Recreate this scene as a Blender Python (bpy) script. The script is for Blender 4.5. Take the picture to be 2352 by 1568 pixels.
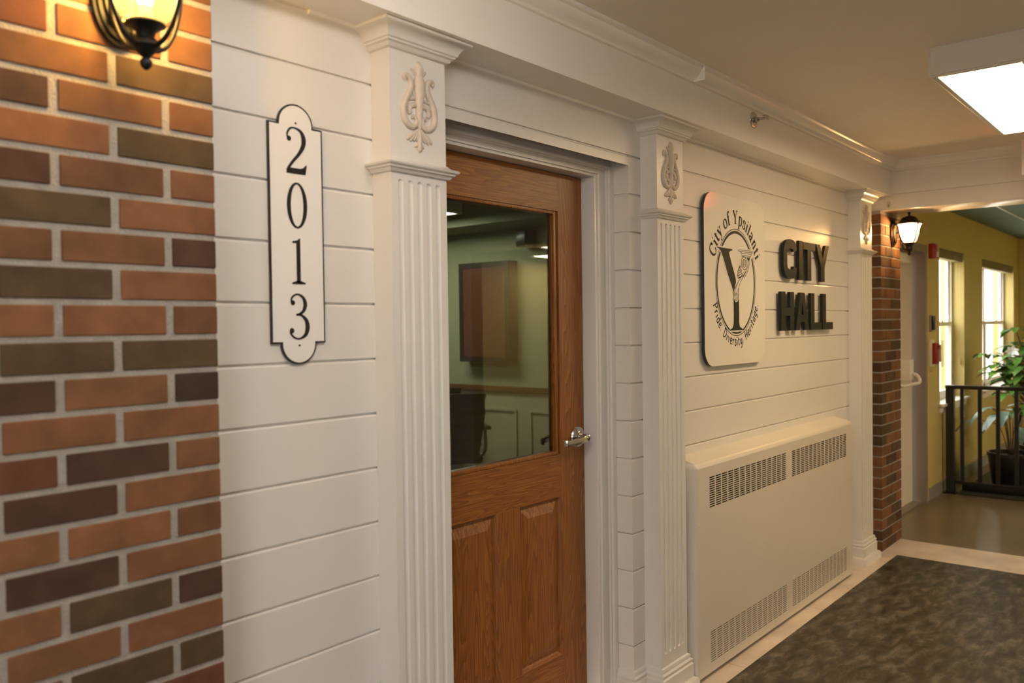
import bpy, bmesh, math, random
from mathutils import Vector, Matrix
PI = math.pi
random.seed(7)
for o in list(bpy.data.objects):
    bpy.data.objects.remove(o)
SC = bpy.context.scene
COL = SC.collection

# ------------------------------------------------------------ camera, world, lights, exposure
cam_data = bpy.data.cameras.new('camera'); cam = bpy.data.objects.new('camera', cam_data); COL.objects.link(cam)
FW = Vector((0.7649, 0.64387, -0.0189)); RT = Vector((0.64373, -0.76513, -0.01361)); UP = RT.cross(FW)
FW.normalize(); RT = FW.cross(UP).normalized(); UP = RT.cross(FW).normalized()
mm = Matrix((RT, UP, -FW)).transposed().to_4x4(); mm.translation = Vector((0, -1.689, 1.46))
cam.matrix_world = mm
cam_data.sensor_width = 36.0; cam_data.sensor_fit = 'HORIZONTAL'; cam_data.lens = 1920.4 / 2352 * 36
cam_data.clip_start = 0.05
cam_data.dof.use_dof = True; cam_data.dof.focus_distance = 3.1; cam_data.dof.aperture_fstop = 2.8
SC.camera = cam
SC.view_settings.view_transform = 'Standard'; SC.view_settings.look = 'None'
SC.view_settings.exposure = 0.08; SC.view_settings.gamma = 1.0; SC.view_settings.use_curve_mapping = False
SC.cycles.max_bounces = 10; SC.cycles.diffuse_bounces = 5; SC.cycles.glossy_bounces = 4
SC.cycles.transparent_max_bounces = 16; SC.cycles.sample_clamp_indirect = 6.0
SC.cycles.caustics_reflective = False; SC.cycles.caustics_refractive = False

LIGHT_TUBE = 24.0          # radiance of the hall fixtures
TUBE_COL = (1.0, 0.72, 0.40)
ADDED_TUBE = 9.5; ADDED_COL = (1.0, 0.93, 0.86)  # strength and colour of the added, unseen hall lights
OFFICE_TUBE = 16.0
SKY = 14.0
BULB_NEAR = 8.0
BULB_FAR = 22.0
BULB_COL = (1.0, 0.64, 0.20)
BULB_FAR_COL = (1.0, 0.60, 0.26)

world = bpy.data.worlds.new('world'); SC.world = world; world.use_nodes = True
wn = world.node_tree.nodes; wl = world.node_tree.links
bg = wn['Background']; bg.inputs['Strength'].default_value = SKY
tc = wn.new('ShaderNodeTexCoord'); sp = wn.new('ShaderNodeSeparateXYZ'); rp = wn.new('ShaderNodeValToRGB')
wl.new(tc.outputs['Generated'], sp.inputs[0]); wl.new(sp.outputs['Z'], rp.inputs['Fac']); wl.new(rp.outputs['Color'], bg.inputs['Color'])
rp.color_ramp.elements[0].color = (0.62, 0.60, 0.56, 1); rp.color_ramp.elements[0].position = 0.0
rp.color_ramp.elements[1].color = (1.0, 0.98, 0.95, 1); rp.color_ramp.elements[1].position = 0.15

def point_light(name, loc, power, col, rad=0.02):
    d = bpy.data.lights.new(name, 'POINT'); d.energy = power; d.color = col; d.shadow_soft_size = rad
    o = bpy.data.objects.new(name, d); COL.objects.link(o); o.location = loc
    return o

# ------------------------------------------------------------ materials
def new_mat(name):
    m = bpy.data.materials.new(name); m.use_nodes = True
    return m, m.node_tree.nodes, m.node_tree.links, m.node_tree.nodes['Principled BSDF']

def mat(name, col, rough=0.5, metal=0.0, noise=0.0, nscale=8.0, bump=0.0, bscale=40.0, spec=0.5, coat=0.0, stretch=(1, 1, 1)):
    m, n, l, b = new_mat(name)
    b.inputs['Roughness'].default_value = rough; b.inputs['Metallic'].default_value = metal
    b.inputs['Specular IOR Level'].default_value = spec; b.inputs['Coat Weight'].default_value = coat
    b.inputs['Coat Roughness'].default_value = 0.1
    tcn = n.new('ShaderNodeTexCoord'); mp = n.new('ShaderNodeMapping'); mp.inputs['Scale'].default_value = stretch
    l.new(tcn.outputs['Object'], mp.inputs['Vector'])
    nz = n.new('ShaderNodeTexNoise'); nz.inputs['Scale'].default_value = nscale; nz.inputs['Detail'].default_value = 5
    l.new(mp.outputs[0], nz.inputs['Vector'])
    r = n.new('ShaderNodeValToRGB')
    c = col
    r.color_ramp.elements[0].position = 0.3; r.color_ramp.elements[1].position = 0.7
    r.color_ramp.elements[0].color = (c[0] * (1 - noise), c[1] * (1 - noise), c[2] * (1 - noise), 1)
    r.color_ramp.elements[1].color = (min(1, c[0] * (1 + noise)), min(1, c[1] * (1 + noise)), min(1, c[2] * (1 + noise)), 1)
    l.new(nz.outputs['Fac'], r.inputs['Fac']); l.new(r.outputs['Color'], b.inputs['Base Color'])
    if bump:
        n2 = n.new('ShaderNodeTexNoise'); n2.inputs['Scale'].default_value = bscale; n2.inputs['Detail'].default_value = 4
        l.new(mp.outputs[0], n2.inputs['Vector'])
        bp_ = n.new('ShaderNodeBump'); bp_.inputs['Strength'].default_value = bump; bp_.inputs['Distance'].default_value = 0.01
        l.new(n2.outputs['Fac'], bp_.inputs['Height']); l.new(bp_.outputs[0], b.inputs['Normal'])
    return m

def emit_mat(name, col, strength):
    m, n, l, b = new_mat(name)
    b.inputs['Base Color'].default_value = (*col, 1); b.inputs['Emission Color'].default_value = (*col, 1)
    b.inputs['Emission Strength'].default_value = strength
    return m

def wood_mat(name, axis, light=(0.36, 0.130, 0.026), dark=(0.15, 0.046, 0.009)):
    """oak: grain runs along axis ('z' or 'x')"""
    m, n, l, b = new_mat(name)
    b.inputs['Roughness'].default_value = 0.38; b.inputs['Specular IOR Level'].default_value = 0.4
    tcn = n.new('ShaderNodeTexCoord'); mp = n.new('ShaderNodeMapping')
    mp.inputs['Scale'].default_value = (1.0, 1.0, 0.09) if axis == 'z' else (0.07, 1.0, 1.0)
    l.new(tcn.outputs['Object'], mp.inputs['Vector'])
    # cathedral figure
    nz = n.new('ShaderNodeTexNoise'); nz.inputs['Scale'].default_value = 9.0 if axis == 'z' else 14.0; nz.inputs['Detail'].default_value = 2; nz.inputs['Distortion'].default_value = 0.3
    l.new(mp.outputs[0], nz.inputs['Vector'])
    mul = n.new('ShaderNodeMath'); mul.operation = 'MULTIPLY'; mul.inputs[1].default_value = 26.0
    l.new(nz.outputs['Fac'], mul.inputs[0])
    fr = n.new('ShaderNodeMath'); fr.operation = 'FRACT'; l.new(mul.outputs[0], fr.inputs[0])
    r1 = n.new('ShaderNodeValToRGB'); r1.color_ramp.elements[0].position = 0.0; r1.color_ramp.elements[1].position = 0.8
    r1.color_ramp.elements[0].color = (0.25, 0.25, 0.25, 1); r1.color_ramp.elements[1].color = (1, 1, 1, 1)
    l.new(fr.outputs[0], r1.inputs['Fac'])
    # fine pores
    mp2 = n.new('ShaderNodeMapping'); mp2.inputs['Scale'].default_value = (260, 260, 7) if axis == 'z' else (7, 260, 260)
    l.new(tcn.outputs['Object'], mp2.inputs['Vector'])
    n2 = n.new('ShaderNodeTexNoise'); n2.inputs['Scale'].default_value = 1.0; n2.inputs['Detail'].default_value = 3
    l.new(mp2.outputs[0], n2.inputs['Vector'])
    r2 = n.new('ShaderNodeValToRGB'); r2.color_ramp.elements[0].position = 0.35; r2.color_ramp.elements[1].position = 0.6
    r2.color_ramp.elements[0].color = (0.15, 0.15, 0.15, 1); r2.color_ramp.elements[1].color = (1, 1, 1, 1)
    l.new(n2.outputs['Fac'], r2.inputs['Fac'])
    mx = n.new('ShaderNodeMix'); mx.data_type = 'RGBA'; mx.blend_type = 'MULTIPLY'; mx.inputs['Factor'].default_value = 0.8
    l.new(r1.outputs['Color'], mx.inputs['A']); l.new(r2.outputs['Color'], mx.inputs['B'])
    col = n.new('ShaderNodeMix'); col.data_type = 'RGBA'
    col.inputs['A'].default_value = (*dark, 1); col.inputs['B'].default_value = (*light, 1)
    l.new(mx.outputs['Result'], col.inputs['Factor']); l.new(col.outputs['Result'], b.inputs['Base Color'])
    bp_ = n.new('ShaderNodeBump'); bp_.inputs['Strength'].default_value = 0.12; bp_.inputs['Distance'].default_value = 0.002
    l.new(mx.outputs['Result'], bp_.inputs['Height']); l.new(bp_.outputs[0], b.inputs['Normal'])
    return m

def brick_mat(name, rough=0.85):
    """per-brick colour from a colour attribute, with sanded grain"""
    m, n, l, b = new_mat(name)
    b.inputs['Roughness'].default_value = rough; b.inputs['Specular IOR Level'].default_value = 0.25
    at = n.new('ShaderNodeVertexColor'); at.layer_name = 'brick_colour'
    tcn = n.new('ShaderNodeTexCoord')
    nz = n.new('ShaderNodeTexNoise'); nz.inputs['Scale'].default_value = 14; nz.inputs['Detail'].default_value = 6
    l.new(tcn.outputs['Object'], nz.inputs['Vector'])
    r = n.new('ShaderNodeValToRGB'); r.color_ramp.elements[0].position = 0.3; r.color_ramp.elements[1].position = 0.75
    r.color_ramp.elements[0].color = (0.72, 0.70, 0.66, 1); r.color_ramp.elements[1].color = (1.18, 1.12, 1.05, 1)
    l.new(nz.outputs['Fac'], r.inputs['Fac'])
    mx = n.new('ShaderNodeMix'); mx.data_type = 'RGBA'; mx.blend_type = 'MULTIPLY'; mx.inputs['Factor'].default_value = 1.0
    l.new(at.outputs['Color'], mx.inputs['A']); l.new(r.outputs['Color'], mx.inputs['B']); l.new(mx.outputs['Result'], b.inputs['Base Color'])
    n2 = n.new('ShaderNodeTexNoise'); n2.inputs['Scale'].default_value = 180; n2.inputs['Detail'].default_value = 4
    l.new(tcn.outputs['Object'], n2.inputs['Vector'])
    bp_ = n.new('ShaderNodeBump'); bp_.inputs['Strength'].default_value = 0.25; bp_.inputs['Distance'].default_value = 0.002
    l.new(n2.outputs['Fac'], bp_.inputs['Height']); l.new(bp_.outputs[0], b.inputs['Normal'])
    return m

def glass_mat(name, tint=(1, 1, 1), refl=1.0, rough=0.0):
    m = bpy.data.materials.new(name); m.use_nodes = True; n = m.node_tree.nodes; l = m.node_tree.links
    n.remove(n['Principled BSDF']); out = n['Material Output']
    tr = n.new('ShaderNodeBsdfTransparent'); tr.inputs['Color'].default_value = (*tint, 1)
    gl = n.new('ShaderNodeBsdfGlossy'); gl.inputs['Roughness'].default_value = rough
    fr = n.new('ShaderNodeFresnel'); fr.inputs['IOR'].default_value = 1.45
    mu = n.new('ShaderNodeMath'); mu.operation = 'MULTIPLY'; mu.inputs[1].default_value = refl
    mx = n.new('ShaderNodeMixShader')
    ge = n.new('ShaderNodeNewGeometry'); iv = n.new('ShaderNodeMath'); iv.operation = 'SUBTRACT'; iv.inputs[0].default_value = 1.0
    m3 = n.new('ShaderNodeMath'); m3.operation = 'MULTIPLY'; m3.use_clamp = True
    l.new(ge.outputs['Backfacing'], iv.inputs[1]); l.new(iv.outputs[0], m3.inputs[0]); l.new(mu.outputs[0], m3.inputs[1])
    l.new(fr.outputs[0], mu.inputs[0]); l.new(m3.outputs[0], mx.inputs[0]); l.new(tr.outputs[0], mx.inputs[1]); l.new(gl.outputs[0], mx.inputs[2])
    l.new(mx.outputs[0], out.inputs[0])
    return m

def shade_mat(name, tint, frost, bumpy=40.0):
    """seeded lamp glass: partly clear, partly light-scattering, glossy on top"""
    m = bpy.data.materials.new(name); m.use_nodes = True; n = m.node_tree.nodes; l = m.node_tree.links
    n.remove(n['Principled BSDF']); out = n['Material Output']
    tr = n.new('ShaderNodeBsdfTransparent'); tr.inputs['Color'].default_value = (*tint, 1)
    tl = n.new('ShaderNodeBsdfTranslucent'); tl.inputs['Color'].default_value = (*tint, 1)
    gl = n.new('ShaderNodeBsdfGlossy'); gl.inputs['Roughness'].default_value = 0.08
    tcn = n.new('ShaderNodeTexCoord'); nz = n.new('ShaderNodeTexNoise'); nz.inputs['Scale'].default_value = bumpy
    l.new(tcn.outputs['Object'], nz.inputs['Vector'])
    rr = n.new('ShaderNodeMapRange'); rr.inputs['To Min'].default_value = frost * 0.7; rr.inputs['To Max'].default_value = min(1, frost * 1.3)
    l.new(nz.outputs['Fac'], rr.inputs['Value'])
    m1 = n.new('ShaderNodeMixShader'); l.new(rr.outputs[0], m1.inputs[0]); l.new(tr.outputs[0], m1.inputs[1]); l.new(tl.outputs[0], m1.inputs[2])
    fr = n.new('ShaderNodeFresnel'); fr.inputs['IOR'].default_value = 1.4
    m2 = n.new('ShaderNodeMixShader'); l.new(fr.outputs[0], m2.inputs[0]); l.new(m1.outputs[0], m2.inputs[1]); l.new(gl.outputs[0], m2.inputs[2])
    bp_ = n.new('ShaderNodeBump'); bp_.inputs['Strength'].default_value = 0.3; bp_.inputs['Distance'].default_value = 0.004
    l.new(nz.outputs['Fac'], bp_.inputs['Height']); l.new(bp_.outputs[0], gl.inputs['Normal'])
    l.new(m2.outputs[0], out.inputs[0])
    return m

def vinyl_mat(name):
    """charcoal marbled vinyl tiles"""
    m, n, l, b = new_mat(name)
    b.inputs['Roughness'].default_value = 0.42; b.inputs['Specular IOR Level'].default_value = 0.35
    tcn = n.new('ShaderNodeTexCoord')
    br = n.new('ShaderNodeTexBrick'); br.offset = 0.0; br.inputs['Scale'].default_value = 1.0
    br.inputs['Brick Width'].default_value = 0.46; br.inputs['Row Height'].default_value = 0.46; br.inputs['Mortar Size'].default_value = 0.0012
    br.inputs['Color1'].default_value = (0.90, 0.90, 0.90, 1); br.inputs['Color2'].default_value = (1.12, 1.12, 1.12, 1); br.inputs['Mortar'].default_value = (0.6, 0.6, 0.6, 1)
    l.new(tcn.outputs['Object'], br.inputs['Vector'])
    mp = n.new('ShaderNodeMapping'); mp.inputs['Scale'].default_value = (3.2, 7.5, 1); mp.inputs['Rotation'].default_value = (0, 0, 0.5)
    l.new(tcn.outputs['Object'], mp.inputs['Vector'])
    nz = n.new('ShaderNodeTexNoise'); nz.inputs['Scale'].default_value = 2.4; nz.inputs['Detail'].default_value = 9; nz.inputs['Roughness'].default_value = 0.62; nz.inputs['Distortion'].default_value = 0.35
    l.new(mp.outputs[0], nz.inputs['Vector'])
    r = n.new('ShaderNodeValToRGB'); e = r.color_ramp.elements
    e[0].position = 0.30; e[0].color = (0.016, 0.013, 0.009, 1); e[1].position = 0.72; e[1].color = (0.185, 0.165, 0.125, 1)
    q = e.new(0.50); q.color = (0.062, 0.053, 0.038, 1)
    l.new(nz.outputs['Fac'], r.inputs['Fac'])
    mx = n.new('ShaderNodeMix'); mx.data_type = 'RGBA'; mx.blend_type = 'MULTIPLY'; mx.inputs['Factor'].default_value = 1.0
    l.new(r.outputs['Color'], mx.inputs['A']); l.new(br.outputs['Color'], mx.inputs['B']); l.new(mx.outputs['Result'], b.inputs['Base Color'])
    return m

def slab_mat(name, base, w, hgt, rough=0.35, mort=(0.55, 0.5, 0.45), nscale=5.0, off=0.0):
    m, n, l, b = new_mat(name)
    b.inputs['Roughness'].default_value = rough; b.inputs['Specular IOR Level'].default_value = 0.4
    tcn = n.new('ShaderNodeTexCoord')
    mp0 = n.new('ShaderNodeMapping'); mp0.inputs['Location'].default_value = (off, 0.0, 0); l.new(tcn.outputs['Object'], mp0.inputs['Vector'])
    br = n.new('ShaderNodeTexBrick'); br.offset = 0.0; br.inputs['Scale'].default_value = 1.0
    br.inputs['Brick Width'].default_value = w; br.inputs['Row Height'].default_value = hgt; br.inputs['Mortar Size'].default_value = 0.0018
    br.inputs['Color1'].default_value = (0.93, 0.93, 0.93, 1); br.inputs['Color2'].default_value = (1.07, 1.07, 1.07, 1); br.inputs['Mortar'].default_value = (*mort, 1)
    l.new(mp0.outputs[0], br.inputs['Vector'])
    nz = n.new('ShaderNodeTexNoise'); nz.inputs['Scale'].default_value = nscale; nz.inputs['Detail'].default_value = 7
    l.new(tcn.outputs['Object'], nz.inputs['Vector'])
    r = n.new('ShaderNodeValToRGB'); r.color_ramp.elements[0].position = 0.3; r.color_ramp.elements[1].position = 0.7
    r.color_ramp.elements[0].color = (*[c * 0.84 for c in base], 1); r.color_ramp.elements[1].color = (*[min(1, c * 1.14) for c in base], 1)
    l.new(nz.outputs['Fac'], r.inputs['Fac'])
    mx = n.new('ShaderNodeMix'); mx.data_type = 'RGBA'; mx.blend_type = 'MULTIPLY'; mx.inputs['Factor'].default_value = 1.0
    l.new(r.outputs['Color'], mx.inputs['A']); l.new(br.outputs['Color'], mx.inputs['B']); l.new(mx.outputs['Result'], b.inputs['Base Color'])
    return m

M = {}
M['paint'] = mat('white_siding_paint', (0.725, 0.70, 0.66), 0.30, noise=0.015, nscale=3, bump=0.04, bscale=30)
M['trim'] = mat('white_trim_paint', (0.72, 0.70, 0.665), 0.30, noise=0.012, nscale=4, bump=0.03, bscale=50)
M['soffit'] = mat('white_soffit_paint', (0.88, 0.855, 0.81), 0.25, noise=0.01, nscale=4, bump=0.03, bscale=50)  # same white paint, lightened to put missing light on soffit, crown and beam
M['ornament'] = mat('ornament_paint', (0.60, 0.52, 0.44), 0.45, noise=0.06, nscale=60, bump=0.2, bscale=300)
M['ceiling'] = mat('ceiling_paint', (0.86, 0.81, 0.72), 0.8, noise=0.02, nscale=2, bump=0.05, bscale=60)
M['metal_paint'] = mat('cream_metal_paint', (0.69, 0.635, 0.55), 0.33, noise=0.02, nscale=5, bump=0.02, bscale=80)
M['void'] = mat('dark_interior', (0.03, 0.026, 0.022), 0.9, noise=0.1)
M['wood_z'] = wood_mat('oak_vertical_grain', 'z'); M['wood_x'] = wood_mat('oak_horizontal_grain', 'x')
M['brick'] = brick_mat('fired_brick'); M['mortar'] = mat('mortar', (0.34, 0.31, 0.27), 0.95, noise=0.12, nscale=30, bump=0.5, bscale=200)
M['black'] = mat('black_powder_coat', (0.012, 0.011, 0.010), 0.32, noise=0.1, spec=0.5, coat=0.2)
M['iron'] = mat('matte_black_iron', (0.008, 0.007, 0.006), 0.42, noise=0.1, spec=0.3)
M['bronze'] = mat('oil_rubbed_bronze', (0.035, 0.022, 0.014), 0.35, metal=0.5, noise=0.2)
M['letter'] = mat('dark_green_black_letter', (0.010, 0.012, 0.008), 0.55, noise=0.06, spec=0.3)
M['sign_white'] = mat('sign_white', (0.78, 0.745, 0.68), 0.12, noise=0.008)
M['plaque_white'] = mat('plaque_white', (0.78, 0.77, 0.75), 0.25, noise=0.008)
M['chrome'] = mat('satin_chrome', (0.55, 0.54, 0.52), 0.20, metal=1.0, noise=0.03)
M['glass'] = glass_mat('door_glass', (0.62, 0.66, 0.60), 1.3)
M['win_glass'] = glass_mat('window_glass', (0.95, 0.96, 0.95), 1.0)
M['yellow'] = mat('yellow_wall_paint', (0.55, 0.45, 0.17), 0.55, noise=0.03, nscale=2, bump=0.05, bscale=40)
M['teal'] = mat('teal_ceiling_paint', (0.11, 0.155, 0.13), 0.8, noise=0.12, nscale=3, bump=0.2, bscale=20)
M['grey_base'] = mat('grey_vinyl_base', (0.26, 0.25, 0.235), 0.5, noise=0.05)
M['grey_metal'] = mat('grey_frame_paint', (0.24, 0.20, 0.165), 0.4, noise=0.03)
M['white_door'] = mat('white_steel_door', (0.70, 0.63, 0.54), 0.4, noise=0.02)
M['vinyl_frame'] = mat('white_vinyl_frame', (0.78, 0.76, 0.72), 0.35, noise=0.02)
M['red'] = mat('red_plastic', (0.36, 0.018, 0.012), 0.3, noise=0.04)
M['clear'] = glass_mat('clear_plastic', (0.94, 0.94, 0.92), 1.0)
M['vinyl'] = vinyl_mat('charcoal_marble_vinyl')
M['border'] = slab_mat('beige_border_vinyl', (0.70, 0.59, 0.49), 0.915, 3.0, off=0.35)
M['lobby'] = slab_mat('olive_tile', (0.19, 0.145, 0.085), 0.95, 0.95, rough=0.28, nscale=1.5)
M['mat'] = mat('dark_rubber_mat', (0.035, 0.034, 0.028), 0.55, noise=0.1)
M['office_wall'] = mat('sage_wall_paint', (0.36, 0.37, 0.24), 0.7, noise=0.03)
M['office_cream'] = mat('cream_wainscot_paint', (0.42, 0.38, 0.28), 0.6, noise=0.02)
M['office_ceil'] = slab_mat('ceiling_tile', (0.42, 0.39, 0.30), 0.61, 1.22, rough=0.9, mort=(0.5, 0.5, 0.5))
M['rail_wood'] = wood_mat('walnut_rail', 'x', (0.20, 0.09, 0.035), (0.09, 0.035, 0.015))
M['cab_wood'] = wood_mat('mahogany', 'z', (0.155, 0.055, 0.030), (0.085, 0.03, 0.017))
M['cab_dark'] = mat('ebonised_wood', (0.022, 0.012, 0.009), 0.4, noise=0.1)
M['gold'] = mat('brass_edge', (0.55, 0.38, 0.15), 0.3, metal=1.0, noise=0.05)
M['mesh_fabric'] = mat('black_mesh_fabric', (0.022, 0.021, 0.020), 0.8, noise=0.2, nscale=120)
M['leaf'] = mat('glossy_leaf', (0.10, 0.22, 0.035), 0.35, noise=0.35, nscale=9)
M['leaf_grey'] = mat('grey_green_leaf', (0.14, 0.21, 0.15), 0.35, noise=0.35, nscale=20)
M['petal'] = mat('white_petal', (0.78, 0.76, 0.80), 0.5, noise=0.03)
M['stem'] = mat('brown_stem', (0.13, 0.09, 0.04), 0.7, noise=0.2, nscale=30)
M['soil'] = mat('potting_soil', (0.03, 0.02, 0.013), 0.95, noise=0.4, nscale=60)
M['tube'] = emit_mat('fixture_diffuser', TUBE_COL, LIGHT_TUBE)
M['added_tube_lobby'] = emit_mat('added_lobby_diffuser', (1.0, 0.82, 0.58), 60.0)  # glow of the added, unseen lobby lights
M['added_tube'] = emit_mat('added_light_diffuser', ADDED_COL, ADDED_TUBE)
M['office_tube'] = emit_mat('office_diffuser', (1, 0.95, 0.82), OFFICE_TUBE)
M['bulb'] = emit_mat('bulb_glow', (1.0, 0.72, 0.40), 12.0)
def clear_bulb(m):
    n = m.node_tree.nodes; l = m.node_tree.links; n.remove(n['Principled BSDF'])
    tr_ = n.new('ShaderNodeBsdfTransparent'); em_ = n.new('ShaderNodeEmission'); ad_ = n.new('ShaderNodeAddShader')
    em_.inputs['Color'].default_value = (1.0, 0.72, 0.40, 1); em_.inputs['Strength'].default_value = 9.0
    l.new(tr_.outputs[0], ad_.inputs[0]); l.new(em_.outputs[0], ad_.inputs[1]); l.new(ad_.outputs[0], n['Material Output'].inputs[0])
clear_bulb(M['bulb'])
M['led'] = emit_mat('led_red', (1.0, 0.12, 0.05), 5.0)
M['amber_glass'] = shade_mat('amber_lamp_glass', (1.0, 0.87, 0.60), 0.07, 60)
M['frost_glass'] = shade_mat('seeded_frosted_glass', (1.0, 0.90, 0.72), 0.55, 50)
M['tassel'] = mat('tan_cord', (0.45, 0.30, 0.14), 0.7, noise=0.1)
M['valance'] = mat('olive_valance', (0.20, 0.155, 0.07), 0.7, noise=0.05)
M['outdoor'] = mat('outdoor_siding', (0.80, 0.76, 0.68), 0.7, noise=0.03)
M['ground'] = mat('outdoor_paving', (0.45, 0.42, 0.36), 0.9, noise=0.1)

# ------------------------------------------------------------ geometry helpers
class MB:
    """collects faces in world coordinates; build() links them as ONE mesh object"""
    def __init__(s): s.v = []; s.f = []; s.m = []; s.mats = []; s.c = []; s.sm = []; s.cur = 0; s.col = None; s.smooth = False
    def mat(s, m):
        if m not in s.mats: s.mats.append(m)
        s.cur = s.mats.index(m); return s
    def face(s, idx): s.f.append(tuple(idx)); s.m.append(s.cur); s.c.append(s.col); s.sm.append(s.smooth)
    def poly(s, pts):
        b = len(s.v); s.v += [tuple(p) for p in pts]; s.face(range(b, b + len(pts)))
    def box(s, x0, x1, y0, y1, z0, z1, bev=0.0):
        if bev <= 0:
            b = len(s.v)
            s.v += [(x0,y0,z0),(x1,y0,z0),(x1,y1,z0),(x0,y1,z0),(x0,y0,z1),(x1,y0,z1),(x1,y1,z1),(x0,y1,z1)]
            for q in ((0,3,2,1),(4,5,6,7),(0,1,5,4),(1,2,6,5),(2,3,7,6),(3,0,4,7)): s.face([b+i for i in q])
            return s
        bm = bmesh.new(); bmesh.ops.create_cube(bm, size=1)
        for v in bm.verts:
            v.co = Vector(((x0+x1)/2 + v.co.x*(x1-x0), (y0+y1)/2 + v.co.y*(y1-y0), (z0+z1)/2 + v.co.z*(z1-z0)))
        bmesh.ops.bevel(bm, geom=bm.edges[:], offset=bev, segments=2, affect='EDGES', profile=0.5)
        s.add_bm(bm); return s
    def add_bm(s, bm, mtx=None):
        b = len(s.v); bm.verts.ensure_lookup_table()
        for i, v in enumerate(bm.verts): v.index = i; s.v.append(tuple(mtx @ v.co if mtx else v.co))
        for f in bm.faces: s.face([b + v.index for v in f.verts])
        bm.free()
    def prism(s, pts, fn, d0, d1):
        """pts: 2-D outline; fn(u, v, d) -> 3-D point"""
        n = len(pts); b = len(s.v)
        s.v += [tuple(fn(u, v, d0)) for u, v in pts] + [tuple(fn(u, v, d1)) for u, v in pts]
        s.face([b+i for i in range(n)]); s.face([b+n+i for i in reversed(range(n))])
        for i in range(n):
            j = (i+1) % n; s.face([b+i, b+n+i, b+n+j, b+j])
        return s
    def sweep(s, path, prof, cap=True):
        """profile (out, z) along a 2-D path, mitred; out is to the right of travel"""
        P = [Vector((a, b)) for a, b in path]; N = []
        for i in range(len(P)-1):
            d = (P[i+1]-P[i]).normalized(); N.append(Vector((d.y, -d.x)))
        offs = []
        for i in range(len(P)):
            if i == 0: offs.append(N[0])
            elif i == len(P)-1: offs.append(N[-1])
            else: offs.append((N[i-1]+N[i]) / (1 + N[i-1].dot(N[i])))
        b = len(s.v); k = len(prof)
        for p, o in zip(P, offs):
            for out, z in prof: s.v.append((p.x+o.x*out, p.y+o.y*out, z))
        for i in range(len(P)-1):
            for j in range(k-1):
                s.face([b+i*k+j, b+(i+1)*k+j, b+(i+1)*k+j+1, b+i*k+j+1])
        if cap:
            s.face([b+j for j in range(k)]); s.face([b+(len(P)-1)*k+j for j in reversed(range(k))])
        return s
    def lathe(s, c, prof, seg=24, axis='z', a0=0.0):
        b = len(s.v); k = len(prof)
        for i in range(seg):
            a = a0 + 2*PI*i/seg
            for r, h in prof:
                if axis == 'z': s.v.append((c[0]+r*math.cos(a), c[1]+r*math.sin(a), c[2]+h))
                elif axis == 'y': s.v.append((c[0]+r*math.cos(a), c[1]+h, c[2]+r*math.sin(a)))
                else: s.v.append((c[0]+h, c[1]+r*math.cos(a), c[2]+r*math.sin(a)))
        for i in range(seg):
            i2 = (i+1) % seg
            for j in range(k-1): s.face([b+i*k+j, b+i2*k+j, b+i2*k+j+1, b+i*k+j+1])
        s.face([b+i*k for i in reversed(range(seg))]); s.face([b+i*k+k-1 for i in range(seg)])
        return s
    def tube(s, pts, rad, seg=8, flat=None):
        """tube through 3-D points; rad: number or list; flat=(axis vector, factor) squashes it"""
        P = [Vector(p) for p in pts]; n = len(P)
        R_ = rad if isinstance(rad, (list, tuple)) else [rad]*n
        b = len(s.v); u = None
        for i in range(n):
            t = (P[min(i+1, n-1)] - P[max(i-1, 0)]).normalized()
            if u is None:
                u = t.cross(Vector((0, 0, 1)))
                if u.length < 0.05: u = t.cross(Vector((1, 0, 0)))
            else: u = u - t*u.dot(t)
            u.normalize(); w = u.cross(t).normalized()
            for j in range(seg):
                a = 2*PI*j/seg; off = u*math.cos(a)*R_[i] + w*math.sin(a)*R_[i]
                if flat: ax = Vector(flat[0]); off -= ax*off.dot(ax)*(1-flat[1])
                s.v.append(tuple(P[i]+off))
        for i in range(n-1):
            for j in range(seg):
                j2 = (j+1) % seg; s.face([b+i*seg+j, b+i*seg+j2, b+(i+1)*seg+j2, b+(i+1)*seg+j])
        s.face([b+j for j in reversed(range(seg))]); s.face([b+(n-1)*seg+j for j in range(seg)])
        return s
    def stroke(s, pts, wid, fn, d, th=0.0):
        """flat brush stroke with per-point width in the plane of fn(u, v, d), raised th"""
        n = len(pts); L = []; Rr = []
        for i in range(n):
            a = Vector(pts[max(i-1, 0)]); c = Vector(pts[min(i+1, n-1)]); t = (c-a)
            if t.length < 1e-9: t = Vector((1, 0))
            t.normalize(); q = Vector((-t.y, t.x)); w = (wid[i] if isinstance(wid, (list, tuple)) else wid)/2
            p = Vector(pts[i]); L.append(p+q*w); Rr.append(p-q*w)
        b = len(s.v)
        for p in L: s.v.append(tuple(fn(p.x, p.y, d)))
        for p in Rr: s.v.append(tuple(fn(p.x, p.y, d)))
        for i in range(n-1): s.face([b+i, b+i+1, b+n+i+1, b+n+i])
        return s
    def build(s, name, m=None, parent=None, smooth=None, angle=None, bevel=0.0):
        if m is not None and not s.mats: s.mats = [m]
        me = bpy.data.meshes.new(name)
        off = Vector(parent_origin(parent)) if parent else Vector((0, 0, 0))
        me.from_pydata([(x-off.x, y-off.y, z-off.z) for x, y, z in s.v], [], s.f)
        for k in s.mats: me.materials.append(k)
        me.polygons.foreach_set('material_index', s.m)
        if any(c is not None for c in s.c):
            ca = me.color_attributes.new('brick_colour', 'FLOAT_COLOR', 'CORNER')
            for p, c in zip(me.polygons, s.c):
                for li in p.loop_indices: ca.data[li].color = (*(c or (0.4, 0.4, 0.4)), 1)
        bm = bmesh.new(); bm.from_mesh(me)
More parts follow.
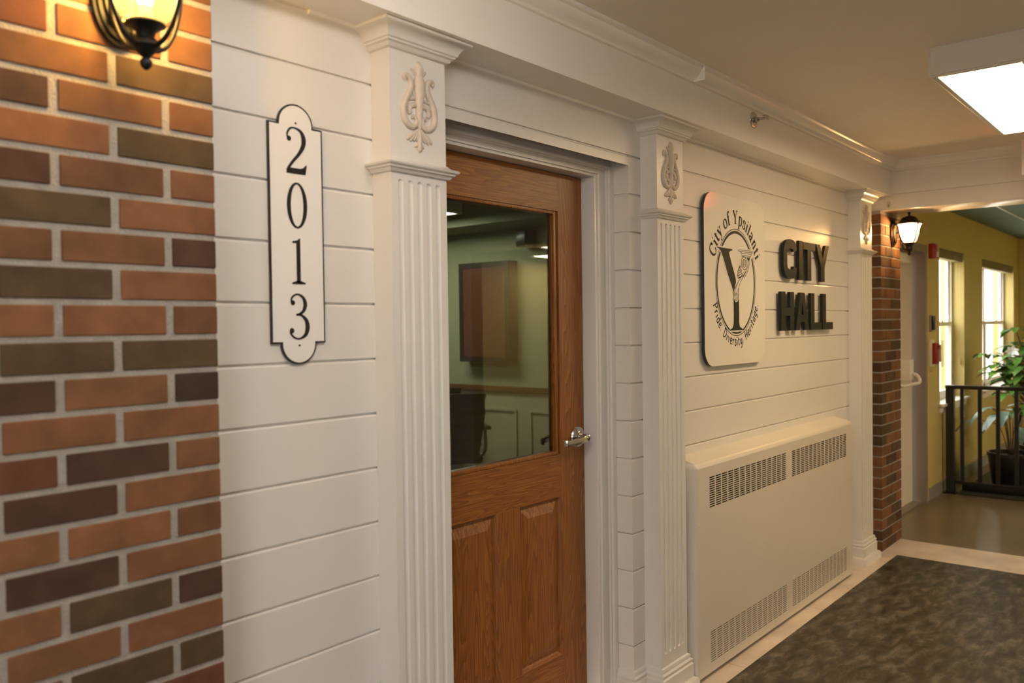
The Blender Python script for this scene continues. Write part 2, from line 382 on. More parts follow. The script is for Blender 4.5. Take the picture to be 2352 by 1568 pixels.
        if bevel: bmesh.ops.bevel(bm, geom=[e for e in bm.edges if e.is_manifold and e.calc_face_angle(0) > 0.5], offset=bevel, segments=2, affect='EDGES', profile=0.5)
        bmesh.ops.recalc_face_normals(bm, faces=bm.faces[:]); bm.to_mesh(me); bm.free()
        if angle is not None:
            me.polygons.foreach_set('use_smooth', [True]*len(me.polygons)); me.set_sharp_from_angle(angle=math.radians(angle))
        elif smooth: me.polygons.foreach_set('use_smooth', [True]*len(me.polygons))
        me.update()
        o = bpy.data.objects.new(name, me); COL.objects.link(o)
        if parent: o.parent = parent
        return o

def parent_origin(p):
    o = Vector((0, 0, 0))
    while p is not None: o += p.location; p = p.parent
    return o
def tag(o, label, cat, group=None, kind=None):
    o['label'] = label; o['category'] = cat
    if group: o['group'] = group
    if kind: o['kind'] = kind
    return o
def thing(name, label, cat, loc=(0, 0, 0), group=None):
    o = bpy.data.objects.new(name, None); COL.objects.link(o); o.location = loc; o.empty_display_size = 0.05
    return tag(o, label, cat, group)
def struct(o, label=None):
    o['kind'] = 'structure'
    if label: o['label'] = label; o['category'] = 'trim' if o.name.startswith('trim') else o.name.split('_')[0]
    return o
def smooth_pts(pts, n=6, closed=False):
    """Catmull-Rom through the points (any dimension)"""
    P = [Vector(p) for p in pts]; out = []; L = len(P)
    rng = range(L if closed else L-1)
    for i in rng:
        p0 = P[(i-1) % L] if (closed or i > 0) else P[0]*2-P[1]; p1 = P[i]; p2 = P[(i+1) % L]
        p3 = P[(i+2) % L] if (closed or i+2 < L) else P[-1]*2-P[-2]
        for k in range(n):
            t = k/n; out.append(0.5*((2*p1)+(p2-p0)*t+(2*p0-5*p1+4*p2-p3)*t*t+(3*p1-p0-3*p2+p3)*t**3))
    if not closed: out.append(P[-1])
    return out

# ------------------------------------------------------------ the setting
Z0 = 0.0615 + 1.46                      # one siding joint; the others every 143 mm
CEIL = 2.443; SOFF = 2.232; FAS = -0.145
def siding_prof(z0, z1, back=-0.09):
    pr = [(0.0, z0)]
    n = math.ceil((z0 + 0.002 - Z0) / 0.143)
    while Z0 + 0.143*n < z1 - 0.006:
        z = Z0 + 0.143*n
        pr += [(0.0, z-0.0075), (-0.0024, z-0.0034), (-0.0070, z-0.0026), (-0.0070, z+0.0020), (-0.0006, z+0.0024), (0.0, z+0.0036)]
        n += 1
    return pr + [(0.0, z1), (back, z1), (back, z0)]

RX0, RX1, RY, RTOP = 1.652, 2.70, 0.0885, 2.056      # door recess
w = MB()
w.sweep([(0.5, 0), (RX0, 0), (RX0, RY)], siding_prof(0, 2.30, -0.08))
w.sweep([(RX1, RY), (RX1, 0), (5.60, 0)], siding_prof(0, 2.30, -0.08))
w.sweep([(RX0, 0), (RX1, 0)], siding_prof(RTOP, 2.30, -RY), cap=False)
struct(w.build('wall_front', M['paint'], angle=12))
w = MB()
for a, b in ((-5.2, RX0), (RX1, 5.51)): w.box(a, b, 0.09, 0.20, 0, CEIL+0.1)
w.box(RX0, RX1, 0.0885, 0.20, 2.10, CEIL+0.1)
struct(w.build('wall_back', M['office_wall']))
w = MB(); w.sweep([(-5.2, 0), (0.5, 0)], siding_prof(0, 2.30, -0.088)); struct(w.build('wall_left', M['paint'], angle=12))
w = MB(); WO = (-3.9, -1.9, 0.90, 2.30)
w.box(-5.2, WO[0], -3.45, -3.30, 0, CEIL+0.1); w.box(WO[1], 5.55, -3.45, -3.30, 0, CEIL+0.1); w.box(WO[0], WO[1], -3.45, -3.30, 0, WO[2]); w.box(WO[0], WO[1], -3.45, -3.30, WO[3], CEIL+0.1)
struct(w.build('wall_opposite', M['paint']))
wf = bpy.data.objects.new('window_3', None); COL.objects.link(wf); wf.location = (-2.9, -3.38, 0.90); wf['kind'] = 'structure'  # added window out of view, lets extra daylight into the hall
w = MB(); w.box(-3.9, -1.9, -3.42, -3.36, 0.901, 0.95); w.box(-3.9, -1.9, -3.42, -3.36, 2.25, 2.299)
for k in range(3): w.box(-3.9+k*0.975, -3.85+k*0.975, -3.42, -3.36, 0.95, 2.25)
w.build('window_frame', M['trim'], wf)
w = MB(); w.box(-5.35, -5.2, -3.45, 0.2, 0, CEIL+0.1); struct(w.build('wall_end', M['paint']))
w = MB(); w.box(-5.35, 5.70, -3.45, 0.2, CEIL, CEIL+0.12); struct(w.build('ceiling', M['ceiling']))

# floors
w = MB(); w.box(-5.35, 5.50, -3.45, -0.172, -0.05, 0.0); struct(w.build('floor', M['vinyl']))
w = MB(); w.box(-5.35, 5.50, -0.172, 0.1355, -0.05, 0.0); w.box(5.50, 5.92, -4.80, 0.2, -0.05, 0.0)
struct(w.build('floor_border', M['border']))
w = MB(); w.box(5.92, 11.6, -4.80, 0.35, -0.05, 0.0); struct(w.build('floor_lobby', M['lobby']))

# soffit, crown, beam
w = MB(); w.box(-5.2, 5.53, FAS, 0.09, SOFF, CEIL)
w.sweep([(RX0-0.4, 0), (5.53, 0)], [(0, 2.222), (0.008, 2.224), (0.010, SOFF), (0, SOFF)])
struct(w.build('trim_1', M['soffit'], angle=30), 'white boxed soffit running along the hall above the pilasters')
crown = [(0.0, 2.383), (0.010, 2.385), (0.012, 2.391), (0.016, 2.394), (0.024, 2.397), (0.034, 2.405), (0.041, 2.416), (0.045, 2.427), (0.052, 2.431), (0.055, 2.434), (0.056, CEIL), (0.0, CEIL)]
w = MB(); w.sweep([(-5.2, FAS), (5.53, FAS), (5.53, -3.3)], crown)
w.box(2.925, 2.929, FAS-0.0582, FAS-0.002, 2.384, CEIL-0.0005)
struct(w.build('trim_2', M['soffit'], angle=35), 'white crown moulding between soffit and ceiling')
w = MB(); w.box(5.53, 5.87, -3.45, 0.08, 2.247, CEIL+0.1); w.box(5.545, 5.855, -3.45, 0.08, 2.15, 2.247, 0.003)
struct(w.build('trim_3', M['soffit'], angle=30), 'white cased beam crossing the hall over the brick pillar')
w = MB(); w.box(5.55, 5.72, -3.45, -3.3, 0, CEIL); struct(w.build('wall_return', M['paint']))

# base moulding that follows wall, recess and pilasters
BASE = [(0.0, 0.0), (0.036, 0.0), (0.036, 0.030), (0.031, 0.040), (0.024, 0.043), (0.018, 0.045), (0.018, 0.098), (0.013, 0.104), (0.016, 0.112), (0.017, 0.117), (0.009, 0.123), (0.010, 0.130), (0.007, 0.138), (0.0, 0.141)]
w = MB(); w.sweep([(0.93, 0), (1.45, 0)], BASE); struct(w.build('baseboard_front', M['trim'], angle=30))
w = MB(); w.sweep([(RX1, RY-0.004), (RX1, 0), (2.785, 0)], BASE); struct(w.build('baseboard_recess', M['trim'], angle=30))

# door casing in the recess
DX0, DX1, DTOP, DY = 1.694, 2.586, 2.010, 0.1358
w = MB()
def uframe(w, a0, a1, t, b0, b1, u, y0, y1):
    """U frame between outer (a0,a1,top t) and inner (b0,b1,top u)"""
    w.box(a0, b0, y0, y1, 0, t); w.box(b1, a1, y0, y1, 0, t); w.box(b0, b1, y0, y1, u, t)
uframe(w, RX0, RX1, RTOP, RX0+0.010, RX1-0.026, RTOP-0.010, RY-0.022, 0.2)
uframe(w, RX0+0.010, RX1-0.026, RTOP-0.010, RX0+0.012, RX1-0.034, RTOP-0.014, RY-0.012, 0.2)
uframe(w, RX0+0.012, RX1-0.034, RTOP-0.014, RX0+0.030, RX1-0.086, RTOP-0.030, RY-0.004, 0.2)
uframe(w, RX0+0.030, RX1-0.086, RTOP-0.030, RX0+0.036, RX1-0.096, RTOP-0.036, RY-0.016, 0.2)
uframe(w, RX0+0.036, RX1-0.096, RTOP-0.036, DX0, DX1, DTOP, RY-0.010, 0.2)
uframe(w, DX0, DX1, DTOP, DX0+0.012, DX1-0.012, DTOP-0.012, DY+0.048, 0.2)
for cx, cz in ((2.590, 1.14), (2.588, 1.02), (2.592, 0.78), (2.591, 0.62), (2.589, 0.55)): pass
struct(w.build('trim_4', M['trim'], bevel=0.0015, angle=30), 'white door casing inside the panelled recess')

# ------------------------------------------------------------ oak door
door = bpy.data.objects.new('door_1', None); COL.objects.link(door); door.location = ((DX0+DX1)/2, DY, 0); door['kind'] = 'structure'
DB = DY+0.045; a, b = DX0+0.002, DX1-0.003
GX0, GX1, GZ0, GZ1 = 1.848, 2.414, 1.002, 1.860
w = MB(); w.box(GX1+0.021, b, DY, DB, 0.012, DTOP-0.003); w.build('stile', M['wood_z'], door, bevel=0.001)
w = MB(); w.box(a, GX0-0.021, DY, DB, 0.012, DTOP-0.003); w.build('stile', M['wood_z'], door, bevel=0.001)
for z0, z1 in ((GZ1+0.012, DTOP-0.003), (0.836, GZ0-0.012), (0.012, 0.258)):
    w = MB(); w.box(GX0-0.021, GX1+0.021, DY, DB, z0, z1); w.build('rail', M['wood_x'], door)
w = MB(); w.box(2.082, 2.198, DY, DB, 0.258, 0.836); w.build('mullion', M['wood_z'], door)
w = MB()   # glazing stops, rounded
for q in ((GX0-0.021, GX0, GZ0-0.012, GZ1+0.012), (GX1, GX1+0.021, GZ0-0.012, GZ1+0.012)): w.box(q[0], q[1], DY+0.006, DB-0.006, q[2], q[3])
for q in ((GX0, GX1, GZ0-0.012, GZ0), (GX0, GX1, GZ1, GZ1+0.012)): w.box(q[0], q[1], DY+0.003, DB-0.003, q[2], q[3])
w.build('glazing_bead', M['wood_z'], door, bevel=0.002, angle=30)
w = MB(); w.box(GX0-0.002, GX1+0.002, DY+0.020, DY+0.026, GZ0-0.002, GZ1+0.002); g = w.build('glass_pane', M['glass'], door)
g['label'] = 'clear glass pane reflecting the hall'
def raised_panel(x0, x1, z0, z1):
    w = MB(); rings = [(0.0, DY+0.001), (0.006, DY+0.010), (0.012, DY+0.013), (0.016, DY+0.013), (0.048, DY+0.004), (0.052, DY+0.004)]
    b0 = 0
    for ins, y in rings: w.v += [(x0+ins, y, z0+ins), (x1-ins, y, z0+ins), (x1-ins, y, z1-ins), (x0+ins, y, z1-ins)]
    for r in range(len(rings)-1):
        for k in range(4): w.face([r*4+k, r*4+(k+1) % 4, (r+1)*4+(k+1) % 4, (r+1)*4+k])
    w.face([(len(rings)-1)*4+k for k in range(4)])
    n = len(w.v); w.v += [(x0, DB-0.004, z0), (x1, DB-0.004, z0), (x1, DB-0.004, z1), (x0, DB-0.004, z1)]
    w.face([n+3, n+2, n+1, n]); 
    for k in range(4): w.face([k, (k+1) % 4, n+(k+1) % 4, n+k])
    w.build('panel', M['wood_z'], door, angle=12)
raised_panel(GX0-0.021, 2.082, 0.258, 0.836); raised_panel(2.198, GX1+0.021, 0.258, 0.836)
# lever handle, both faces
def lever(sgn, y0):
    hx, hz = 2.537, 1.042
    w = MB(); w.lathe((hx, y0, hz), [(0.0, 0), (0.040, 0.0), (0.0405, 0.003*sgn), (0.037, 0.009*sgn), (0.024, 0.013*sgn), (0.020, 0.016*sgn), (0.019, 0.020*sgn), (0.0, 0.020*sgn)], 40, 'y')
    hd = w.build('door_handle', M['chrome'], door, angle=35); hd['label'] = 'satin chrome lever handle on round rose'
    w = MB()
    y = lambda d: y0 + d*sgn
    w.lathe((hx, y0, hz), [(0.0125, 0.015*sgn), (0.0125, 0.052*sgn), (0.011, 0.058*sgn), (0.0, 0.060*sgn)], 24, 'y')
    path = smooth_pts([(hx+0.004, y(0.050), hz), (hx-0.022, y(0.054), hz-0.002), (hx-0.050, y(0.052), hz-0.006), (hx-0.078, y(0.046), hz-0.009), (hx-0.098, y(0.043), hz-0.010), (hx-0.110, y(0.038), hz-0.010), (hx-0.116, y(0.026), hz-0.010)], 5)
    b0 = len(w.v); n = len(path)
    for i, p in enumerate(path):
        t = (path[min(i+1, n-1)]-path[max(i-1, 0)]).normalized(); q = Vector((t.y, -t.x, 0)).normalized()*0.0035
        hh = 0.0125 if i < 8 else 0.0115
        for s1, s2 in ((-1, -1), (1, -1), (1, 1), (-1, 1)): w.v.append(tuple(p+q*s1+Vector((0, 0, hh*s2))))
    for i in range(n-1):
        for k in range(4): w.face([b0+i*4+k, b0+i*4+(k+1) % 4, b0+(i+1)*4+(k+1) % 4, b0+(i+1)*4+k])
    w.face([b0, b0+1, b0+2, b0+3]); w.face([b0+(n-1)*4+k for k in (3, 2, 1, 0)])
    lv = w.build('lever', M['chrome'], hd, bevel=0.0012, angle=40)
    if sgn < 0:
        w = MB(); w.lathe((hx, y(0.0595), hz), [(0.0, 0.0), (0.006, 0.0), (0.0055, -0.002), (0.0, -0.002)], 20, 'y')
        w.box(hx-0.0008, hx+0.0008, y(0.0635), y(0.061), hz-0.0035, hz+0.0035); w.build('keyhole', M['chrome'], hd)
lever(-1, DY); lever(1, DB)

# ------------------------------------------------------------ pilasters
def ornament(par, cx, zb, yf, W=0.0607, H=0.2377):
    s = W/128.0; fz = lambda y: zb + (1205-y)/705.0*H
    P3 = lambda pts, d=0.001: [(cx+x*s, yf-d, fz(y)) for x, y in pts]
    w = MB(); fl = ((0, 1, 0), 0.9)
    R_ = lambda L: [r*s for r in L]
    # top bud and stem
    w.tube(P3([(0, 495), (0, 520), (0, 560), (0, 600), (0, 660), (0, 760), (0, 860), (0, 960), (0, 1020)]), R_([8, 24, 32, 24, 40, 34, 26, 20, 15]), 12, fl)
    for m_ in (-1, 1):
        w.tube(P3(smooth_pts([(m_*4, 620), (m_*28, 590), (m_*46, 572), (m_*58, 556)], 3)), R_([14, 13, 13, 13, 12, 11, 10, 8, 6, 3]), 8, fl)
        w.tube(P3(smooth_pts([(m_*8, 600), (m_*22, 560), (m_*24, 530)], 3)), R_([10, 10, 9, 9, 8, 7, 4]), 8, fl)
        # curled horn and outer lyre arm
        pts = smooth_pts([(m_*100, 660), (m_*112, 640), (m_*100, 622), (m_*82, 632), (m_*66, 655), (m_*60, 700), (m_*78, 760), (m_*105, 820), (m_*118, 890), (m_*112, 960), (m_*85, 1002), (m_*50, 1012), (m_*26, 990), (m_*22, 950), (m_*42, 930), (m_*56, 950)], 4)
        n = len(pts); rr = [7+15*math.sin(PI*min(1, max(0.08, i/(n-1))))**0.7 for i in range(n)]
        w.tube(P3(pts), R_(rr), 8, fl)
        w.tube(P3(smooth_pts([(m_*60, 690), (m_*40, 740), (m_*24, 790), (m_*6, 820)], 4)), R_([10]*13), 8, fl)
        w.tube(P3(smooth_pts([(m_*92, 800), (m_*66, 800), (m_*40, 790), (m_*18, 790)], 3)), R_([6]+[10]*8+[6]), 8, fl)
        w.tube(P3(smooth_pts([(m_*8, 850), (m_*34, 840), (m_*62, 856), (m_*74, 890), (m_*66, 920)], 4)), R_([8]+[15]*15+[6]), 8, fl)
        w.tube(P3(smooth_pts([(m_*100, 890), (m_*84, 880), (m_*72, 896)], 3)), R_([4, 9, 10, 10, 9, 7, 3]), 8, fl)
        # fan at the foot
        for k, (ex, ey) in enumerate(((96, 1118), (72, 1128), (46, 1122), (20, 1116))):
            w.tube(P3(smooth_pts([(m_*6, 1018), (m_*(ex*0.42), 1060), (m_*ex, ey)], 3)), R_([8, 9, 10, 12, 13, 13, 7]), 8, fl)
        w.tube(P3([(m_*6, 1130), (m_*22, 1152), (m_*36, 1166)]), R_([8, 12, 4]), 8, fl)
    w.tube(P3([(0, 1020), (0, 1060), (0, 1110), (0, 1150), (0, 1180), (0, 1204)]), R_([12, 16, 18, 14, 20, 5]), 12, fl)
    w.tube(P3([(-22, 650), (0, 642), (22, 650)]), R_([14, 18, 14]), 8, fl)
    w.build('ornament', M['ornament'], par, angle=60)

CAPP = [(0.0, 2.176), (0.006, 2.177), (0.010, 2.180), (0.014, 2.187), (0.021, 2.190), (0.021, 2.194), (0.026, 2.197), (0.029, 2.206), (0.036, 2.216), (0.046, 2.221), (0.049, 2.222), (0.055, 2.225), (0.057, 2.2315), (0.0, 2.2315)]
COLL = [(0.0, 1.861), (0.006, 1.861), (0.010, 1.865), (0.012, 1.869), (0.018, 1.871), (0.019, 1.875), (0.026, 1.878), (0.028, 1.882), (0.022, 1.886), (0.010, 1.890), (0.004, 1.896), (0.0, 1.899)]
def pilaster(x0, x1, label):
    cx = (x0+x1)/2; D_ = 0.072
    t = thing('pilaster', label, 'pilaster', (cx, 0, 0), 'fluted white pilasters along the hall wall')
    # shaft: sides plus a face with five round-ended flutes
    w = MB(); zs = [0.0, 0.10, 0.185]; f0, f1, r = 0.1965, 1.835, 0.0085
    dz = [-1, -0.95, -0.85, -0.7, -0.5, -0.25, 0]
    zs += [f0+k*r for k in dz] + [0.6, 1.0, 1.4] + [f1-k*r for k in reversed(dz)] + [1.86, 2.0, 2.176]
    fx = [cx+(k-2)*0.0337*(x1-x0)/0.2 for k in range(5)]
    xs = [x0, x0+0.004]
    for c in fx: xs += [c+q*r for q in (-1.12, -1, -0.92, -0.75, -0.5, -0.2, 0.2, 0.5, 0.75, 0.92, 1, 1.12)]
    xs += [x1-0.004, x1]
    nx = len(xs)
    for z in zs:
        for x in xs:
            d = 0.0
            for c in fx:
                dd = math.hypot(x-c, max(0, f0-z, z-f1))/r
                if dd < 1: d = max(d, math.sqrt(max(0, 1-dd*dd))*0.0060)
            w.v.append((x, -D_+d, z))
    for i in range(len(zs)-1):
        for j in range(nx-1): w.face([i*nx+j, i*nx+j+1, (i+1)*nx+j+1, (i+1)*nx+j])
    for sx, j in ((x0, 0), (x1, nx-1)):
        b0 = len(w.v); w.v += [(sx, -D_, 0), (sx, 0.0, 0), (sx, 0.0, 2.176), (sx, -D_, 2.176)]; w.face([b0, b0+1, b0+2, b0+3])
    w.build('shaft', M['trim'], t, angle=35)
    path = [(x0, 0), (x0, -D_), (x1, -D_), (x1, 0)]
    w = MB(); w.sweep(path, CAPP); w.box(x0, x1, -D_, 0, 2.176, 2.2315); w.build('capital', M['trim'], t, angle=30)
    w = MB(); w.sweep(path, COLL); w.build('collar', M['trim'], t, angle=30)
    w = MB(); w.sweep(path, BASE); w.build('base', M['trim'], t, angle=30)
    ornament(t, cx, 1.921, -D_)
    return t
pilaster(1.449, 1.650, 'white fluted pilaster between the house-number plaque and the oak door')
pilaster(2.784, 2.986, 'white fluted pilaster between the door recess and the radiator cover')
pilaster(5.152, 5.362, 'white fluted pilaster beside the far brick pillar, lit by the lantern')

# ------------------------------------------------------------ brick pillars
BC0 = {'O': (0.46, 0.215, 0.105), 'B': (0.355, 0.175, 0.088), 'D': (0.175, 0.095, 0.065), 'G': (0.20, 0.135, 0.075), 'R': (0.30, 0.125, 0.075), 'K': (0.11, 0.075, 0.05)}
BC = {k: tuple(x*0.46 for x in v) for k, v in BC0.items()}
def jit(c, k=0.10):
    f = 1+random.uniform(-k, k); return tuple(x*f*(1+random.uniform(-0.03, 0.03)) for x in c)
def brick_box(w, x0, x1, y0, y1, z0, z1, c):
    w.col = c; b0 = len(w.f)
    w.box(x0, x1, y0, y1, z0, z1, 0.0022); w.col = None
# near pillar: rows read off the wall, top row downwards from the joint at z=2.307
def near_pillar():
    t = thing('brick_pillar', 'brown and orange brick pillar at left edge, under the glowing wall lantern', 'pillar', (0.46, -0.06, 0))
    c = 0.0668; zt = 1.3799; J = 0.0115; JH = 0.016
    rows = {}                                     # index k: course between zt+c*(k-1) and zt+c*k, k decreasing downwards
    seq = [ (13,'A','OBO'),(12,'B','BOOB'),(11,'A','BOO'),(10,'B','GRBO'),(9,'A','GBG'),(8,'B','GDBB'),(7,'A','BOG'),(6,'B','ODBB'),(5,'A','DGO'),
            (4,'B','BBOD'),(3,'A','BGO'),(2,'B','GOOB'),(1,'A','BGG'),(0,'B','BDOK'),(-1,'A','GOO'),(-2,'B','ORDO'),(-3,'A','BDO'),(-4,'B','GOOB'),(-5,'A','BDO'),(-6,'B','BOGD'),(-7,'A','GOO'),(-8,'B','ORGG')]
    S_ = {k: (a, cc) for k, a, cc in seq}
    w = MB().mat(M['brick'])
    for k in range(-20, 14):
        typ, cols = S_.get(k, ('A' if k % 2 else 'B', None))
        z0, z1 = zt+c*(k-1)+J/2, zt+c*k-J/2
        if z0 < 0.002: continue
        if z1 > SOFF-0.004: z1 = SOFF-0.004
        if z1-z0 < 0.02: continue
        base = 0.722 if typ == 'A' else 0.8245
        js = [base-0.2068*i for i in range(6)]
        ed = [0.9256+JH/2] + js
        for i in range(len(ed)-1):
            xa, xb = max(ed[i+1]+JH/2, 0.0), ed[i]-JH/2
            if xb < 0.03: continue
            ch = cols[::-1][i] if cols and i < len(cols) else random.choice('OBDGOBR')
            brick_box(w, xa, xb, -0.120, -0.02, z0, z1, jit(BC[ch], 0.06))
            if i == 0: pass
    w.build('bricks', None, t)
    w = MB(); w.box(0.002, 0.9240, -0.1165, 0.0, 0, SOFF-0.002); w.build('mortar', M['mortar'], t)
near_pillar()
def far_pillar():
    t = thing('brick_pillar', 'brick pillar at the far end of the hall, between pilaster and white exit door', 'pillar', (5.72, 0, 0))
    c = 2.13/32.0*1.0; J = 0.009; x0, x1, y0 = 5.505, 5.925, -0.085
    w = MB().mat(M['brick'])
    for k in range(32):
        z0, z1 = k*c+J*0.7, (k+1)*c-J*0.3
        cuts = [x0, x0+0.2045, x1] if k % 2 else [x0, x0+0.098, x0+0.305, x1]
        for i in range(len(cuts)-1):
            a_ = cuts[i]+(J/2 if i else 0); b_ = cuts[i+1]-(J/2 if i < len(cuts)-2 else 0)
            brick_box(w, a_, b_, y0, y0+0.09, z0, z1, jit(BC[random.choice('OOBBGDGBB')], 0.10))
        brick_box(w, x0, x0+0.09, y0+0.10, y0+0.16, z0, z1, jit(BC['B'])); brick_box(w, x1-0.09, x1, y0+0.10, y0+0.16, z0, z1, jit(BC['B']))
    w.build('bricks', None, t)
    w = MB(); w.box(x0+0.004, x1-0.004, y0+0.004, 0.16, 0, 2.149); w.build('mortar', M['mortar'], t)
far_pillar()

# ------------------------------------------------------------ wall lanterns
def scroll_arm(w, cx, yf, zp, yl, zc):
    """S arm from the back plate, down and forward into the collar under the cup"""
    w.tube(smooth_pts([(cx, yf-0.022, zp), (cx, yf-0.045, zp+0.006), (cx, yf-0.052, zp-0.012), (cx, yf-0.050, zp-0.040), (cx, yf-0.060, zp-0.075), (cx, yl+0.030, zc+0.004), (cx, yl, zc)], 5), 0.0048, 10)
def lantern(label, cx, yf, zc, yl, style, grp=None):
    """zc: height of the cup rim; yf: wall face; yl: lantern axis"""
    t = thing('wall_lantern', label, 'lamp', (cx, yf, zc+0.05), grp)
    w = MB(); zp = zc+0.070; BZ = M['iron'] if style == 'cage' else M['bronze']
    # oval back plate in stepped rings
    for k, (rx, rz, a_, b_) in enumerate(((0.052, 0.088, 0.0, 0.010), (0.045, 0.079, 0.010, 0.016), (0.036, 0.066, 0.016, 0.024))):
        ol = [(cx+rx*math.cos(2*PI*i/40), zp+rz*math.sin(2*PI*i/40)) for i in range(40)]
        w.prism(ol, lambda u, v, d: (u, d, v), yf-a_, yf-b_)
    w.build('back_plate', BZ, t, bevel=0.0015, angle=30)
    for dz in (0.045, -0.045):
        w = MB(); w.lathe((cx, yf-0.023, zp+dz), [(0.0, 0), (0.006, 0), (0.0055, -0.006), (0.0, -0.008)], 16, 'y'); w.build('cap_nut', M['gold'], t, angle=40)
    w = MB(); scroll_arm(w, cx, yf, zp, yl, zc-0.040); w.build('arm', BZ, t, smooth=True)
    if style == 'cage':    # near lantern: curved straps round an amber globe
        w = MB(); w.lathe((cx, yl, zc), [(0.0, -0.080), (0.004, -0.079), (0.010, -0.072), (0.011, -0.064), (0.006, -0.058), (0.012, -0.052), (0.020, -0.044), (0.026, -0.038), (0.024, -0.030), (0.015, -0.022), (0.018, -0.012), (0.028, -0.004), (0.035, 0.000), (0.034, 0.003), (0.0, 0.003)], 28)
        w.build('cup', BZ, t, angle=50)
        w = MB()
        for k in range(4):
            an = math.radians(198)+k*PI/2
            pts = smooth_pts([(0.024, -0.040), (0.048, -0.026), (0.068, 0.004), (0.082, 0.045), (0.087, 0.085), (0.084, 0.125), (0.075, 0.160)], 5)
            w.tube([(cx+r_*math.cos(an), yl+r_*math.sin(an), zc+h_) for r_, h_ in pts], 0.0042, 8)
        w.build('strap', BZ, t, smooth=True)
        w = MB(); pr = [(0.026, 0.004), (0.040, 0.012), (0.056, 0.035), (0.066, 0.065), (0.069, 0.095), (0.064, 0.130), (0.055, 0.158)]
        w.lathe((cx, yl, zc), pr, 36); w.f = w.f[:-2]; w.m = w.m[:-2]; w.c = w.c[:-2]; w.sm = w.sm[:-2]
        w.build('glass_shade', M['amber_glass'], t, smooth=True)
        top = 0.160; rr = 0.090
        bz = 0.062
        w = MB(); w.lathe((cx, yl, zc), [(0.0, 0.003), (0.012, 0.003), (0.012, 0.034), (0.0, 0.034)], 18); w.build('candle_sleeve', M['vinyl_frame'], t, angle=40)
    else:
        w = MB(); w.lathe((cx, yl, zc), [(0.0, -0.080), (0.004, -0.079), (0.011, -0.070), (0.011, -0.064), (0.005, -0.058), (0.012, -0.052), (0.020, -0.044), (0.022, -0.034), (0.018, -0.026), (0.024, -0.012), (0.036, -0.002), (0.038, 0.002), (0.0, 0.002)], 28)
        w.build('cup', M['bronze'], t, angle=50)
        w = MB()
        for k in range(3):
            an = -PI*0.5-0.55+k*2*PI/3
            pts = smooth_pts([(0.034, 0.0), (0.050, 0.030), (0.061, 0.070), (0.068, 0.110), (0.078, 0.124)], 4)
            w.tube([(cx+r_*math.cos(an), yl+r_*math.sin(an), zc+h_) for r_, h_ in pts], 0.0052, 8)
        w.build('strap', M['bronze'], t, smooth=True)
        w = MB(); pr = [(0.032, 0.002), (0.044, 0.022), (0.054, 0.055), (0.060, 0.090), (0.066, 0.112), (0.074, 0.120)]
        w.lathe((cx, yl, zc), pr, 36); w.f = w.f[:-2]; w.m = w.m[:-2]; w.c = w.c[:-2]; w.sm = w.sm[:-2]
        w.build('glass_shade', M['frost_glass'], t, smooth=True)
        top = 0.121; rr = 0.083; bz = 0.070
        w = MB(); w.lathe((cx, yl, zc), [(0.0, 0.002), (0.013, 0.002), (0.013, 0.038), (0.0, 0.038)], 18); w.build('candle_sleeve', M['vinyl_frame'], t, angle=40)
    w = MB(); rp_ = [(0.0, 0.0), (rr-0.012, 0.0), (rr, -0.001), (rr+0.001, 0.006), (rr-0.018, 0.012), (rr-0.030, 0.022), (rr-0.036, 0.034), (rr-0.044, 0.044), (rr-0.064, 0.051), (0.008, 0.055), (0.006, 0.060), (0.009, 0.066), (0.010, 0.072), (0.006, 0.079), (0.0, 0.083)]
    w.lathe((cx, yl, zc+top), rp_, 32); w.build('roof', BZ, t, angle=40)
    w = MB(); w.lathe((cx, yl, zc+bz-0.030), [(0.0, 0.0), (0.010, 0.0), (0.013, 0.010), (0.0185, 0.028), (0.017, 0.044), (0.009, 0.056), (0.0, 0.060)], 20)
    w.build('bulb', M['bulb'], t, smooth=True)
    return t
lantern('black caged wall lantern with amber glass, lit, on the near brick pillar', 0.735, -0.120, 2.006, -0.223, 'cage', None)
lantern('bronze wall lantern with frosted glass, lit, on the far brick pillar', 5.745, -0.085, 1.953, -0.188, 'flare', None)
point_light('lantern_light_near', (0.735, -0.223, 2.085), BULB_NEAR, BULB_COL, 0.03)
point_light('lantern_light_far', (5.745, -0.188, 2.030), BULB_FAR, BULB_FAR_COL, 0.03)

# ------------------------------------------------------------ ceiling fixtures
def ceiling_light(x0, x1, y0, y1, label, m='tube', zc=CEIL):
    t = thing('ceiling_light', label, 'ceiling light', ((x0+x1)/2, (y0+y1)/2, zc), None)
    zb = zc-0.100; f = 0.020
    w = MB(); w.box(x0, x1, y0, y0+0.006, zb, zc); w.box(x0, x1, y1-0.006, y1, zb, zc); w.box(x0, x0+0.006, y0+0.006, y1-0.006, zb, zc); w.box(x1-0.006, x1, y0+0.006, y1-0.006, zb, zc); w.box(x0+0.006, x1-0.006, y0+0.006, y1-0.006, zc-0.01, zc)
    w.build('housing', M['trim'], t, bevel=0.001)
    w = MB()
    for a_, b_, c_, d_ in ((x0+0.006, x1-0.006, y0+0.006, y0+0.006+f), (x0+0.006, x1-0.006, y1-0.006-f, y1-0.006), (x0+0.006, x0+0.006+f, y0+0.006+f, y1-0.006-f), (x1-0.006-f, x1-0.006, y0+0.006+f, y1-0.006-f)):
        w.box(a_, b_, c_, d_, zb-0.006, zb+0.004, 0.0025)
    w.build('door_frame', M['trim'], t, angle=30)
    e = 0.006+f
    w = MB(); w.poly([(x0+e, y0+e, zb), (x0+e, y1-e, zb), (x1-e, y1-e, zb), (x1-e, y0+e, zb)]); w.build('diffuser', M[m], t)
ceiling_light(3.310, 4.600, -1.205, -0.892, 'long white fluorescent fixture on the hall ceiling at upper right')
